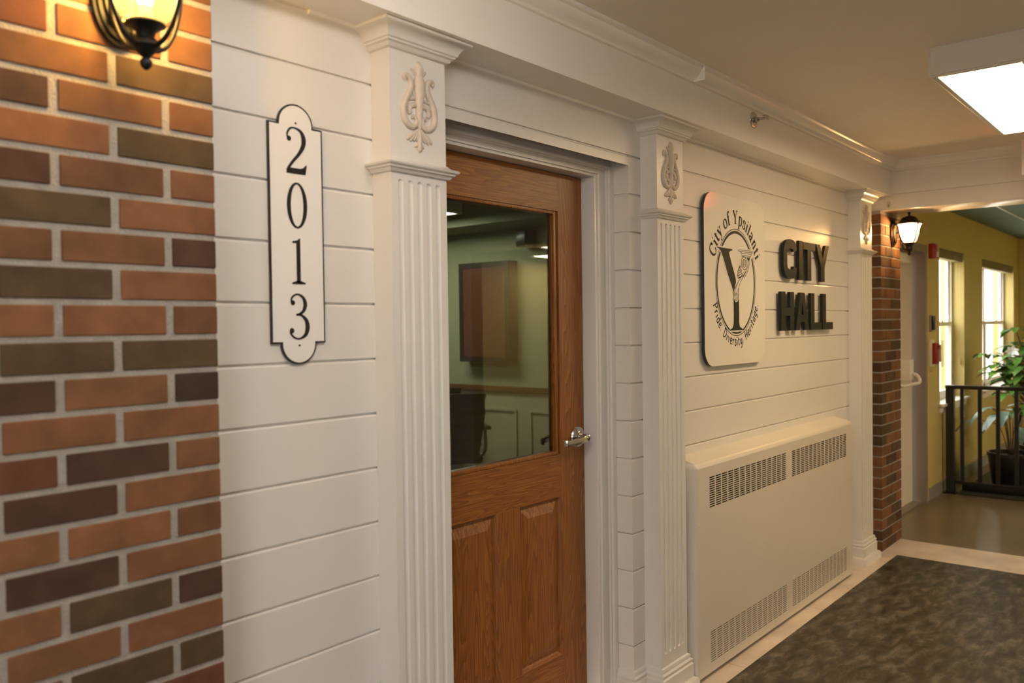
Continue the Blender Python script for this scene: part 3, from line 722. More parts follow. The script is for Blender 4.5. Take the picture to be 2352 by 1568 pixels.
def added_wrap_light(x0, x1, yc, label):  # added out of view; glowing sides brighten fascia, ceiling and near wall
    t = thing('ceiling_light', label, 'ceiling light', ((x0+x1)/2, yc, CEIL))
    w = MB(); w.box(x0-0.012, x1+0.012, yc-0.155, yc+0.155, CEIL-0.022, CEIL); w.box(x0-0.012, x0, yc-0.150, yc+0.150, CEIL-0.105, CEIL-0.022); w.box(x1, x1+0.012, yc-0.150, yc+0.150, CEIL-0.105, CEIL-0.022)
    w.build('housing', M['trim'], t)
    pr = [(yc-0.145, CEIL-0.022), (yc-0.142, CEIL-0.070), (yc-0.110, CEIL-0.098), (yc, CEIL-0.104), (yc+0.110, CEIL-0.098), (yc+0.142, CEIL-0.070), (yc+0.145, CEIL-0.022)]
    w = MB(); w.prism(pr, lambda u, v, d: (d, u, v), x0, x1); w.build('wraparound_lens', M['added_tube'], t)
added_wrap_light(0.35, 1.64, -1.05, 'added unseen wraparound light on the hall ceiling above the viewer')
added_wrap_light(-2.61, -1.32, -1.05, 'added unseen wraparound light at the near end of the hall')

# ------------------------------------------------------------ lettering by brush strokes
GL = {
 'C': (0.60, [([(0.53,0.50),(0.50,0.61),(0.40,0.69),(0.28,0.71),(0.13,0.60),(0.07,0.35),(0.13,0.10),(0.28,-0.01),(0.42,0.02),(0.54,0.15)],'s'), ([(0.53,0.70),(0.53,0.48)],'n')]),
 'i': (0.26, [([(0.13,0.47),(0.13,0.0)],'t'), ([(0.04,0.44),(0.13,0.475)],'n'), ([(0.03,0.012),(0.23,0.012)],'n'), ([(0.13,0.63),(0.13,0.70)],'d')]),
 't': (0.31, [([(0.14,0.60),(0.14,0.30),(0.14,0.08),(0.19,0.01),(0.28,0.06)],'s'), ([(0.03,0.455),(0.28,0.455)],'n')]),
 'y': (0.44, [([(0.09,0.46),(0.25,0.03)],'t'), ([(0.38,0.46),(0.22,-0.06),(0.14,-0.19),(0.07,-0.17)],'n'), ([(0.01,0.465),(0.18,0.465)],'n'), ([(0.30,0.465),(0.45,0.465)],'n'), ([(0.07,-0.20),(0.07,-0.14)],'d')]),
 'o': (0.48, [([(0.24,0.48),(0.10,0.40),(0.06,0.24),(0.10,0.07),(0.24,-0.01),(0.38,0.07),(0.42,0.24),(0.38,0.40),(0.24,0.48)],'s')]),
 'f': (0.30, [([(0.32,0.64),(0.25,0.71),(0.16,0.64),(0.14,0.50),(0.14,0.0)],'s'), ([(0.03,0.455),(0.27,0.455)],'n'), ([(0.04,0.012),(0.26,0.012)],'n')]),
 'Y': (0.62, [([(0.10,0.69),(0.31,0.32)],'t'), ([(0.51,0.69),(0.32,0.33)],'n'), ([(0.315,0.36),(0.315,0.0)],'t'), ([(0.01,0.69),(0.22,0.69)],'n'), ([(0.42,0.69),(0.61,0.69)],'n'), ([(0.20,0.012),(0.43,0.012)],'n')]),
 'p': (0.47, [([(0.12,0.46),(0.12,-0.21)],'t'), ([(0.12,0.38),(0.21,0.47),(0.34,0.44),(0.41,0.26),(0.36,0.06),(0.25,-0.01),(0.12,0.06)],'s'), ([(0.03,0.44),(0.12,0.47)],'n'), ([(0.03,-0.21),(0.22,-0.21)],'n')]),
 's': (0.37, [([(0.31,0.34),(0.28,0.44),(0.18,0.48),(0.08,0.40),(0.11,0.30),(0.21,0.24),(0.31,0.16),(0.30,0.05),(0.19,-0.01),(0.09,0.03),(0.06,0.13)],'s')]),
 'l': (0.26, [([(0.13,0.71),(0.13,0.0)],'t'), ([(0.04,0.69),(0.13,0.715)],'n'), ([(0.03,0.012),(0.23,0.012)],'n')]),
 'a': (0.44, [([(0.08,0.36),(0.14,0.46),(0.24,0.47),(0.31,0.38),(0.31,0.20),(0.31,0.06),(0.36,0.0),(0.43,0.04)],'s'), ([(0.31,0.27),(0.18,0.23),(0.08,0.14),(0.08,0.04),(0.17,0.0),(0.31,0.09)],'s')]),
 'n': (0.51, [([(0.13,0.46),(0.13,0.0)],'t'), ([(0.13,0.36),(0.22,0.46),(0.32,0.46),(0.38,0.36),(0.38,0.0)],'s'), ([(0.04,0.44),(0.13,0.47)],'n'), ([(0.04,0.012),(0.22,0.012)],'n'), ([(0.29,0.012),(0.47,0.012)],'n')]),
 ' ': (0.24, []),
}
GC = {   # casual italic hand for the motto
 'P': (0.46, [([(0.10,0.0),(0.12,0.70)],'m'), ([(0.00,0.66),(0.22,0.71),(0.40,0.62),(0.38,0.45),(0.26,0.36),(0.12,0.34)],'m')]),
 'r': (0.30, [([(0.08,0.44),(0.08,0.0)],'m'), ([(0.08,0.30),(0.17,0.43),(0.27,0.42)],'m')]),
 'i': (0.20, [([(0.10,0.44),(0.10,0.0)],'m'), ([(0.10,0.60),(0.10,0.66)],'q')]),
 'd': (0.42, [([(0.32,0.36),(0.20,0.44),(0.08,0.30),(0.10,0.06),(0.20,0.0),(0.32,0.12)],'m'), ([(0.34,0.72),(0.33,0.0)],'m')]),
 'e': (0.38, [([(0.08,0.22),(0.30,0.28),(0.27,0.42),(0.17,0.45),(0.07,0.30),(0.08,0.08),(0.18,0.0),(0.33,0.06)],'m')]),
 '.': (0.18, [([(0.07,0.0),(0.07,0.07)],'q')]),
 'D': (0.52, [([(0.10,0.0),(0.12,0.69)],'m'), ([(0.02,0.66),(0.24,0.70),(0.44,0.52),(0.44,0.26),(0.30,0.05),(0.08,0.0)],'m')]),
 'v': (0.34, [([(0.03,0.44),(0.15,0.0),(0.30,0.46)],'k')]),
 's': (0.31, [([(0.27,0.38),(0.18,0.45),(0.08,0.38),(0.12,0.28),(0.24,0.20),(0.24,0.06),(0.14,-0.01),(0.04,0.04)],'m')]),
 't': (0.28, [([(0.13,0.62),(0.12,0.08),(0.24,0.02)],'m'), ([(0.02,0.44),(0.25,0.44)],'m')]),
 'y': (0.36, [([(0.04,0.44),(0.12,0.08),(0.26,0.10),(0.32,0.42)],'m'), ([(0.34,0.44),(0.30,0.02),(0.22,-0.22),(0.08,-0.24)],'m')]),
 'H': (0.54, [([(0.10,0.0),(0.13,0.70)],'m'), ([(0.43,0.0),(0.46,0.70)],'m'), ([(0.02,0.33),(0.54,0.38)],'m')]),
 'a': (0.40, [([(0.31,0.38),(0.20,0.45),(0.08,0.30),(0.08,0.06),(0.18,0.0),(0.30,0.14)],'m'), ([(0.33,0.44),(0.31,0.10),(0.37,0.0)],'m')]),
 'g': (0.40, [([(0.31,0.38),(0.20,0.45),(0.08,0.30),(0.08,0.08),(0.18,0.02),(0.30,0.14)],'m'), ([(0.34,0.44),(0.31,0.0),(0.22,-0.22),(0.08,-0.20)],'m')]),
 ' ': (0.22, []),
}
def draw_glyph(w, table, ch, fn, d, thick=0.140, thin=0.060, mono=0.062):
    for pts, st in table[ch][1]:
        P = smooth_pts([(x, y, 0) for x, y in pts], 5) if len(pts) > 2 and st in 'snm' else [Vector((x, y, 0)) for x, y in pts]
        P = [(p[0], p[1]) for p in P]; n = len(P); W = []
        for i in range(n):
            a = P[max(i-1, 0)]; c = P[min(i+1, n-1)]; dx, dy = c[0]-a[0], c[1]-a[1]; L = math.hypot(dx, dy) or 1
            W.append({'s': thin+(thick-thin)*(abs(dy)/L)**1.5, 't': thick, 'n': thin, 'd': 0.105, 'm': mono, 'k': mono, 'q': 0.075}[st])
        w.stroke(P, W, fn, d)
def arc_text(w, table, text, c, rx, rz, t0, t1, em, d, inward=False, **kw):
    N = 600; T = [t0+(t1-t0)*i/N for i in range(N+1)]
    pt = lambda t: (c[0]+rx*math.cos(t), c[1]+rz*math.sin(t))
    S_ = [0.0]
    for i in range(N): a, b = pt(T[i]), pt(T[i+1]); S_.append(S_[-1]+math.hypot(b[0]-a[0], b[1]-a[1]))
    tot = sum(table[ch][0] for ch in text)*em; gap = (S_[-1]-tot)/max(1, len(text)-1); s = 0.0
    for ch in text:
        adv = table[ch][0]*em; mid = s+adv/2; i = min(range(N+1), key=lambda k: abs(S_[k]-mid))
        a, b = pt(T[max(i-1, 0)]), pt(T[min(i+1, N)]); L = math.hypot(b[0]-a[0], b[1]-a[1])
        ex, ez = (b[0]-a[0])/L, (b[1]-a[1])/L; nx_, nz_ = -ez, ex; o = pt(T[i])
        fn = lambda u, v, dd, o=o, ex=ex, ez=ez, nx_=nx_, nz_=nz_, adv=adv: (o[0]+ex*(u*em-adv/2)+nx_*v*em, dd, o[1]+ez*(u*em-adv/2)+nz_*v*em)
        draw_glyph(w, table, ch, fn, d, **kw); s += adv+gap
PL = lambda u, v, d: (u, d, v)

# ------------------------------------------------------------ house-number plaque
def plaque():
    cx = 1.2062; t = thing('address_plaque', 'white vertical plaque reading 2013, black edge, on the white siding', 'sign', (cx, 0, 1.685))
    def outline(i):
        L, R_, zt, zb, r = 1.1292+i, 1.2832-i, 1.9450-i, 1.4245+i, 0.0500
        ri = r-i; pts = []
        st = math.sqrt(max(0, ri*ri-i*i))
        a0 = math.asin(min(1, (-i)/ri)) if ri else 0
        pts.append((R_, zb)); pts.append((R_, zt))
        n = 24
        for k in range(n+1):
            a = (a0)+(PI-2*a0)*k/n; pts.append((cx+ri*math.cos(a), 1.9450+ri*math.sin(a)))
        pts += [(L, zt), (L, zb)]
        for k in range(n+1):
            a = (PI+a0)+(PI-2*a0)*k/n
            pts.append((cx+ri*math.cos(a), 1.4245+ri*math.sin(a)))
        return pts
    w = MB(); w.prism(outline(0.0), PL, -0.0005, -0.0065); w.build('plate', M['black'], t)
    w = MB(); w.prism(outline(0.0042), PL, -0.0060, -0.0072); w.build('face', M['plaque_white'], t)
    for zz in (1.9497, 1.4195):
        w = MB(); w.lathe((cx, -0.0070, zz), [(0.0, 0.0), (0.0028, 0.0), (0.002, -0.0022), (0.0, -0.0024)], 14, 'y'); w.build('screw', M['black'], t, angle=40)
    d = -0.0080
    def brush(pts, wid, k=6):
        P = smooth_pts([(p[0], p[1], q) for p, q in zip(pts, wid)], k)
        w.stroke([(p[0], p[1]) for p in P], [p[2] for p in P], PL, d)
    X = lambda u: cx+(u-0.5)*0.0565
    # 2
    zb, H = 1.8290, 0.1105; Zf = lambda v: zb+v*H
    w = MB().mat(M['black'])
    ball = lambda u, v, r, rz=None: w.poly([(X(u)+r*math.cos(2*PI*i/20), d, Zf(v)+(rz or r)*math.sin(2*PI*i/20)) for i in range(20)])
    ball(0.15, 0.745, 0.0062)
    brush([(X(0.07), Zf(0.76)), (X(0.07), Zf(0.86)), (X(0.22), Zf(0.965)), (X(0.46), Zf(0.985)), (X(0.74), Zf(0.93)), (X(0.88), Zf(0.79)), (X(0.85), Zf(0.62)), (X(0.62), Zf(0.43)), (X(0.32), Zf(0.26)), (X(0.08), Zf(0.10))], [0.004, 0.0050, 0.0050, 0.0045, 0.0082, 0.0128, 0.0118, 0.0085, 0.0072, 0.0070])
    w.poly([(X(0.0), d, Zf(0.0)), (X(0.95), d, Zf(0.0)), (X(1.03), d, Zf(0.21)), (X(0.96), d, Zf(0.215)), (X(0.86), d, Zf(0.155)), (X(0.70), d, Zf(0.125)), (X(0.22), d, Zf(0.125)), (X(0.0), d, Zf(0.10))])
    w.build('digit', None, t)
    # 0
    zb, H = 1.6990, 0.1100; Zf = lambda v: zb+v*H; w = MB().mat(M['black']); n = 40; b0 = 0
    for i in range(n):
        a = 2*PI*i/n
        w.v.append((X(0.5)+0.0290*math.cos(a), d, Zf(0.5)+0.0550*math.sin(a))); w.v.append((X(0.5)+0.0178*math.cos(a), d, Zf(0.5)+0.0500*math.sin(a)))
    for i in range(n): j = (i+1) % n; w.face([2*i, 2*j, 2*j+1, 2*i+1])
    w.build('digit', None, t)
    # 1
    zb, H = 1.5660, 0.1095; Zf = lambda v: zb+v*H; w = MB().mat(M['black'])
    w.poly([(X(0.42), d, Zf(0.03)), (X(0.62), d, Zf(0.03)), (X(0.62), d, Zf(1.0)), (X(0.55), d, Zf(1.0)), (X(0.50), d, Zf(0.965)), (X(0.22), d, Zf(0.93)), (X(0.22), d, Zf(0.895)), (X(0.42), d, Zf(0.895))])
    w.poly([(X(0.18), d, Zf(0.0)), (X(0.86), d, Zf(0.0)), (X(0.86), d, Zf(0.035)), (X(0.62), d, Zf(0.075)), (X(0.42), d, Zf(0.075)), (X(0.18), d, Zf(0.035))])
    w.build('digit', None, t)
    # 3
    zb, H = 1.4345, 0.1090; Zf = lambda v: zb+v*H; w = MB().mat(M['black'])
    ball(0.20, 0.80, 0.0060); ball(0.13, 0.19, 0.0066)
    brush([(X(0.12), Zf(0.81)), (X(0.14), Zf(0.90)), (X(0.30), Zf(0.97)), (X(0.50), Zf(0.98)), (X(0.72), Zf(0.91)), (X(0.82), Zf(0.77)), (X(0.72), Zf(0.62)), (X(0.48), Zf(0.545)), (X(0.36), Zf(0.54))], [0.004, 0.0048, 0.0046, 0.0046, 0.0080, 0.0112, 0.0086, 0.0052, 0.0050])
    brush([(X(0.40), Zf(0.545)), (X(0.64), Zf(0.52)), (X(0.86), Zf(0.41)), (X(0.92), Zf(0.26)), (X(0.82), Zf(0.10)), (X(0.54), Zf(0.015)), (X(0.28), Zf(0.03)), (X(0.08), Zf(0.12)), (X(0.05), Zf(0.19))], [0.0045, 0.0060, 0.0105, 0.0130, 0.0098, 0.0050, 0.0048, 0.0050, 0.004])
    w.build('digit', None, t)
plaque()

# ------------------------------------------------------------ city sign
y_body = [(3.3829, 1.7928), (3.5292, 1.7911), (3.5291, 1.7845), (3.5072, 1.7814), (3.4958, 1.7721), (3.5209, 1.7277), (3.5527, 1.6765), (3.5603, 1.6649), (3.5646, 1.644), (3.553, 1.6234), (3.5427, 1.6029), (3.541, 1.5827), (3.5407, 1.5682), (3.5517, 1.5569), (3.5647, 1.5512), (3.5814, 1.5558), (3.5903, 1.5661), (3.5941, 1.5574), (3.5958, 1.5049), (3.5949, 1.4582), (3.6026, 1.4406), (3.6308, 1.4315), (3.6307, 1.4251), (3.5002, 1.4244), (3.5003, 1.4296), (3.5231, 1.4356), (3.5365, 1.4528), (3.5395, 1.5048), (3.5374, 1.5999), (3.5172, 1.631), (3.4827, 1.6756), (3.462, 1.7093), (3.4369, 1.7494), (3.4147, 1.7764), (3.3979, 1.7856), (3.3828, 1.7885)]
capital_lines = [[(3.593, 1.7923), (3.745, 1.7939)], [(3.593, 1.7923), (3.5929, 1.787), (3.6094, 1.7858), (3.7481, 1.7866)], [(3.745, 1.7939), (3.7481, 1.7866)], [(3.6094, 1.7858), (3.6246, 1.7782), (3.7351, 1.7791)], [(3.7352, 1.7851), (3.7285, 1.7746)], [(3.6216, 1.778), (3.6245, 1.7688), (3.722, 1.7688)], [(3.6244, 1.7635), (3.7155, 1.763)], [(3.7285, 1.7746), (3.7155, 1.763)]]
volute = [[(3.6273, 1.7569), (3.6208, 1.7379), (3.6266, 1.7195), (3.6418, 1.7067), (3.6574, 1.7034), (3.6733, 1.7135), (3.6799, 1.7327), (3.674, 1.7513), (3.6585, 1.7613), (3.6429, 1.7618), (3.6304, 1.7558)], [(3.6427, 1.7511), (3.635, 1.7359), (3.639, 1.72), (3.6513, 1.7147), (3.664, 1.7225), (3.6674, 1.7375), (3.6601, 1.7479), (3.6489, 1.75), (3.6425, 1.7416), (3.6423, 1.7282), (3.6515, 1.7246), (3.658, 1.733), (3.6537, 1.7409)], [(3.6868, 1.7587), (3.696, 1.747), (3.6892, 1.7223), (3.6731, 1.7027), (3.6539, 1.6857), (3.6349, 1.6689)], [(3.709, 1.7599), (3.7087, 1.7422), (3.6987, 1.7173), (3.6824, 1.6949), (3.6663, 1.6781), (3.6504, 1.6641)], [(3.6448, 1.6935), (3.6206, 1.6721), (3.5933, 1.6507), (3.5662, 1.6266), (3.5493, 1.6031), (3.5423, 1.5827)], [(3.6688, 1.6945), (3.6409, 1.6699), (3.6134, 1.6484), (3.5982, 1.6275), (3.589, 1.604), (3.5886, 1.5807), (3.5849, 1.5631), (3.5714, 1.5528), (3.5549, 1.5526), (3.5452, 1.5625)], [(3.586, 1.6184), (3.579, 1.6037), (3.5689, 1.5948)], [(3.5521, 1.5771), (3.5522, 1.5858), (3.5622, 1.5918), (3.5755, 1.5906), (3.5819, 1.5805), (3.577, 1.5674), (3.5649, 1.5614), (3.5538, 1.5641), (3.552, 1.5742)], [(3.56, 1.5772), (3.5601, 1.5845), (3.5687, 1.5855), (3.5732, 1.5789), (3.5704, 1.5716), (3.5625, 1.5709)], [(3.6234, 1.714), (3.6081, 1.7199), (3.5989, 1.7155), (3.6078, 1.7053), (3.6262, 1.698)], [(3.608, 1.7133), (3.5926, 1.7099), (3.5955, 1.6994), (3.623, 1.6925)], [(3.5955, 1.7021), (3.5832, 1.6936), (3.5922, 1.6873), (3.6229, 1.6872)], [(3.5873, 1.6858), (3.5798, 1.6749), (3.6043, 1.6785), (3.629, 1.6848)], [(3.5797, 1.6696), (3.6041, 1.6678), (3.6351, 1.6796)], [(3.5826, 1.6617), (3.604, 1.6651), (3.635, 1.6743)]]
black_bits = [[(3.6817, 1.7604), (3.7154, 1.7603), (3.7024, 1.7474), (3.6928, 1.7428)], [(3.623, 1.6925), (3.6542, 1.7019), (3.6352, 1.685)]]
def city_sign():
    cx, cz = 3.569, 1.642
    t = thing('city_sign', 'large white rounded sign with black Y emblem in an oval ring, reading City of Ypsilanti', 'sign', (3.5715, 0, 1.648))
    def rr(x0, x1, z0, z1, r, n=10):
        p = []
        for ax, az, a0 in ((x1-r, z1-r, 0), (x0+r, z1-r, PI/2), (x0+r, z0+r, PI), (x1-r, z0+r, 1.5*PI)):
            p += [(ax+r*math.cos(a0+PI/2*k/n), az+r*math.sin(a0+PI/2*k/n)) for k in range(n+1)]
        return p
    w = MB(); w.prism(rr(3.2600, 3.8835, 1.2710, 2.0260, 0.078), PL, -0.008, -0.0206); w.build('board', M['black'], t)
    w = MB(); w.prism(rr(3.2603, 3.8832, 1.2713, 2.0257, 0.078), PL, -0.0205, -0.0216); w.build('face', M['sign_white'], t)
    for zz in (1.45, 1.85):
        w = MB(); w.lathe((3.5715, 0.0, zz), [(0.0, 0.0), (0.012, 0.0), (0.012, -0.008), (0.0, -0.008)], 12, 'y'); w.build('standoff', M['black'], t)
    w = MB(); n = 96
    def ring(ro, ri, oc, ic, d):
        b = len(w.v)
        for i in range(n):
            a = 2*PI*i/n
            w.v.append((cx+ro[0]*math.cos(a), d, oc+ro[1]*math.sin(a))); w.v.append((cx+ri[0]*math.cos(a), d, ic+ri[1]*math.sin(a)))
        for i in range(n): j = (i+1) % n; w.face([b+2*i, b+2*j, b+2*j+1, b+2*i+1])
    ring((0.2085, 0.2430), (0.2050, 0.2395), cz, cz, -0.0220)
    ring((0.1995, 0.2335), (0.1880, 0.2235), cz, cz-0.002, -0.0220)
    w.build('ring', M['letter'], t)
    ins = lambda P, k: [(x+k*(x-3.53)/abs(x-3.53+1e-6)*1.0, z) for x, z in P]
    # white clearance round the letter, then the letter itself
    def grow(P, k):
        n_ = len(P); out = []
        ar = sum(P[i][0]*P[(i+1) % n_][1]-P[(i+1) % n_][0]*P[i][1] for i in range(n_)); sg = 1 if ar > 0 else -1
        for i in range(n_):
            a, c = P[i-1], P[(i+1) % n_]; dx, dz = c[0]-a[0], c[1]-a[1]; L = math.hypot(dx, dz) or 1
            out.append((P[i][0]+sg*dz/L*k, P[i][1]-sg*dx/L*k))
        return out
    w = MB(); w.poly([(x, -0.0223, z) for x, z in grow(y_body, 0.006)])
    w.poly([(x, -0.02225, z) for x, z in ((3.588, 1.800), (3.755, 1.801), (3.745, 1.765), (3.715, 1.745), (3.700, 1.700), (3.655, 1.610), (3.600, 1.560), (3.560, 1.560), (3.570, 1.640), (3.605, 1.715))])
    w.build('emblem_ground', M['sign_white'], t)
    w = MB(); w.poly([(x, -0.0227, z) for x, z in y_body]); 
    for P in black_bits: w.poly([(x, -0.0229, z) for x, z in P])
    w.build('emblem_letter', M['letter'], t)
    # the scrolled column that makes the right arm
    w = MB().mat(M['sign_white'])
    w.stroke([(p[0], p[1]) for p in smooth_pts([(3.650, 1.712, 0), (3.625, 1.675, 0), (3.595, 1.640, 0), (3.572, 1.605, 0), (3.563, 1.575, 0), (3.568, 1.560, 0)], 5)], 0.020, PL, -0.0231)
    w.poly([(3.566+0.019*math.cos(2*PI*i/24), -0.02312, 1.573+0.023*math.sin(2*PI*i/24)) for i in range(24)])
    w.mat(M['letter'])
    for P in capital_lines: w.stroke(P, 0.0022, PL, -0.0234)
    for P in volute:
        Q = smooth_pts([(x, z, 0) for x, z in P], 4); w.stroke([(p[0], p[1]) for p in Q], 0.0030, PL, -0.0234)
    w.build('emblem_column', None, t)
    w = MB().mat(M['letter'])
    arc_text(w, GL, 'City of Ypsilanti', (cx, cz), 0.2290, 0.2660, math.radians(158), math.radians(24), 0.084, -0.0220)
    w.build('lettering', None, t)
    w = MB().mat(M['letter'])
    arc_text(w, GC, 'Pride. Diversity. Heritage.', (cx, cz), 0.2500, 0.2860, math.radians(201), math.radians(340), 0.0600, -0.0220, mono=0.105)
    w.build('lettering', None, t)
city_sign()

# ------------------------------------------------------------ CITY HALL letters
def stroke_outline(P, wid):
    n = len(P); L = []; R_ = []
    for i in range(n):
        a, c = P[max(i-1, 0)], P[min(i+1, n-1)]; dx, dz = c[0]-a[0], c[1]-a[1]; l = math.hypot(dx, dz)
        L.append((P[i][0]-dz/l*wid/2, P[i][1]+dx/l*wid/2)); R_.append((P[i][0]+dz/l*wid/2, P[i][1]-dx/l*wid/2))
    return L+R_[::-1]
def city_hall():
    s = 1.0097; X = lambda x: x*s; Zc = lambda z: (z-1.46)*s+1.46
    def letter(ch, polys, word, where):
        cx = sum(p[0] for P in polys for p in P)/sum(len(P) for P in polys)
        t = thing('wall_letter', 'raised black letter %s, %s of the word %s on the siding' % (ch, where, word), 'letter', (X(cx), 0, Zc(polys[0][0][1])), 'raised CITY HALL letters')
        w = MB()
        for P in polys: w.prism([(X(x), Zc(z)) for x, z in P], PL, -0.013, -0.0290)
        w.build('letter_body', M['letter'], t, bevel=0.0006)
        w = MB()
        for P in polys[:1]:
            px = sum(p[0] for p in P)/len(P) if ch not in 'C' else min(p[0] for p in P)+0.025
            pz = sum(p[1] for p in P)/len(P)
            w.lathe((X(px), 0.0, Zc(pz)), [(0.0, 0.0), (0.003, 0.0), (0.003, -0.0132), (0.0, -0.0132)], 8, 'y')
        w.build('stud', M['chrome'], t)
    zt, zb = 1.8785, 1.6765
    cc = [(4.210, zt-0.058), (4.205, zt-0.040), (4.190, zt-0.029), (4.165, zt-0.0255), (4.125, zt-0.0265), (4.096, zt-0.040), (4.083, zt-0.070), (4.083, (zt+zb)/2), (4.083, zb+0.070), (4.096, zb+0.040), (4.125, zb+0.0265), (4.165, zb+0.0255), (4.190, zb+0.029), (4.205, zb+0.040), (4.210, zb+0.062)]
    cp = [(p[0], p[1]) for p in smooth_pts([(a, b_, 0) for a, b_ in cc], 3)]
    letter('C', [stroke_outline(cp, 0.047)], 'CITY', 'first')
    letter('I', [[(4.262, zb), (4.314, zb), (4.314, zt), (4.262, zt)]], 'CITY', 'second')
    zt -= 0.002
    letter('T', [[(4.3785, zb), (4.4325, zb), (4.4325, zt-0.040), (4.491, zt-0.040), (4.491, zt), (4.320, zt), (4.320, zt-0.040), (4.3785, zt-0.040)]], 'CITY', 'third')
    letter('Y', [[(4.5735, zb), (4.6290, zb), (4.6290, zb+0.078), (4.700, zt), (4.643, zt), (4.6015, zb+0.125), (4.563, zt), (4.504, zt), (4.5735, zb+0.078)]], 'CITY', 'last')
    zt, zb = 1.6115, 1.4160; m_ = (zt+zb)/2
    letter('H', [[(4.027, zb), (4.079, zb), (4.079, m_-0.022), (4.139, m_-0.022), (4.139, zb), (4.191, zb), (4.191, zt), (4.139, zt), (4.139, m_+0.018), (4.079, m_+0.018), (4.079, zt), (4.027, zt)]], 'HALL', 'first')
    letter('A', [[(4.213, zb), (4.265, zb), (4.2775, zb+0.043), (4.2865, zb+0.080), (4.304, zb+0.148), (4.322, zb+0.080), (4.2865, zb+0.080), (4.2775, zb+0.043), (4.3305, zb+0.043), (4.343, zb), (4.396, zb), (4.334, zt), (4.275, zt)]], 'HALL', 'second')
    letter('L', [[(4.421, zb), (4.580, zb), (4.580, zb+0.040), (4.474, zb+0.040), (4.474, zt), (4.421, zt)]], 'HALL', 'third')
    letter('L', [[(4.595, zb), (4.754, zb), (4.754, zb+0.040), (4.648, zb+0.040), (4.648, zt), (4.595, zt)]], 'HALL', 'last')
city_hall()

# ------------------------------------------------------------ radiator cover
def radiator():
    X0, X1, YF, ZB, ZT = 3.024, 4.902, -0.100, 0.020, 0.872; r = 0.016
    t = thing('radiator_cover', 'cream metal radiator cover with slotted grilles under the wall lettering', 'radiator', ((X0+X1)/2, 0, 0))
    cl = [(X0+r-r*math.sin(a), YF+r-r*math.cos(a)) for a in [PI/2*(1-k/6) for k in range(7)]]
    cr = [(X1-r+r*math.sin(a), YF+r-r*math.cos(a)) for a in [PI/2*k/6 for k in range(7)]]
    w = MB()
    w.sweep([(X0, 0)]+cl, [(0, ZB), (0, ZT)], cap=False); w.sweep(cr+[(X1, 0)], [(0, ZB), (0, ZT)], cap=False)
    top = [(0, ZT), (-0.0015, ZT+0.007), (-0.006, ZT+0.0135), (-0.013, ZT+0.0185), (-0.0155, ZT+0.0195)]
    w.sweep([(X0, 0)]+cl+cr+[(X1, 0)], top, cap=False)
    zt = ZT+0.0195
    w.poly([(X0+0.0155, YF+0.0155, zt), (X1-0.0155, YF+0.0155, zt), (X1-0.0155, 0, 0.912), (X0+0.0155, 0, 0.912)])
    w.poly([(X0, 0, ZT), (X0+0.0155, YF+0.0155, zt), (X0+0.0155, 0, 0.912)]); w.poly([(X1, 0, ZT), (X1-0.0155, YF+0.0155, zt), (X1-0.0155, 0, 0.912)])
    gx = [(3.130, 3.938), (4.004, 4.800)]; gz = [(0.058, 0.190), (0.699, 0.829)]
    xs = [X0+r, gx[0][0], gx[0][1], gx[1][0], gx[1][1], X1-r]; zs = [ZB, gz[0][0], gz[0][1], gz[1][0], gz[1][1], ZT]
    for i in range(5):
        for j in range(5):
            if i in (1, 3) and j in (1, 3): continue
            w.poly([(xs[i], YF, zs[j]), (xs[i+1], YF, zs[j]), (xs[i+1], YF, zs[j+1]), (xs[i], YF, zs[j+1])])
    w.poly([(X0+r, YF, ZB), (X1-r, YF, ZB), (X1-r, YF+0.02, ZB), (X0+r, YF+0.02, ZB)])
    w.build('cabinet', M['metal_paint'], t, angle=30)
    w = MB(); w.box(X0+0.03, X1-0.03, -0.078, -0.002, 0.002, 0.85); w.build('shade_backing', M['void'], t)  # dark-coloured box stands in for the shade behind the grille slots
    for gi, (a, b) in enumerate(gx):
        for gj, (c, d) in enumerate(gz):
            w = MB(); nc, nr = 14, 14; px, pz = (b-a)/nc, (d-c)/nr; sw = px*0.86; sh = pz*(0.62 if gj else 0.46)
            xs_ = [a]; zs_ = [c]
            for k in range(nc): xs_ += [a+px*(k+0.5)-sw/2, a+px*(k+0.5)+sw/2]
            for k in range(nr): zs_ += [c+pz*(k+0.5)-sh/2, c+pz*(k+0.5)+sh/2]
            xs_.append(b); zs_.append(d)
            for i in range(len(xs_)-1):
                for j in range(len(zs_)-1):
                    x0, x1, z0, z1 = xs_[i], xs_[i+1], zs_[j], zs_[j+1]
                    if i % 2 and j % 2:
                        for q in (((x0, z0), (x1, z0)), ((x1, z0), (x1, z1)), ((x1, z1), (x0, z1)), ((x0, z1), (x0, z0))):
                            w.poly([(q[0][0], YF, q[0][1]), (q[1][0], YF, q[1][1]), (q[1][0], YF+0.002, q[1][1]), (q[0][0], YF+0.002, q[0][1])])
                    else: w.poly([(x0, YF, z0), (x1, YF, z0), (x1, YF, z1), (x0, YF, z1)])
            g = w.build('grille', M['metal_paint'], t)
            g['label'] = 'upper slotted grille with dark openings' if gj else 'lower louvred grille'
    for x, z in ((3.050, 0.640), (3.055, 0.287), (4.868, 0.640), (4.868, 0.287)):
        w = MB(); w.lathe((x, YF, z), [(0.0, 0.0), (0.0055, 0.0), (0.005, -0.0016), (0.0, -0.002)], 14, 'y'); w.build('screw', M['metal_paint'], t, angle=40)
radiator()

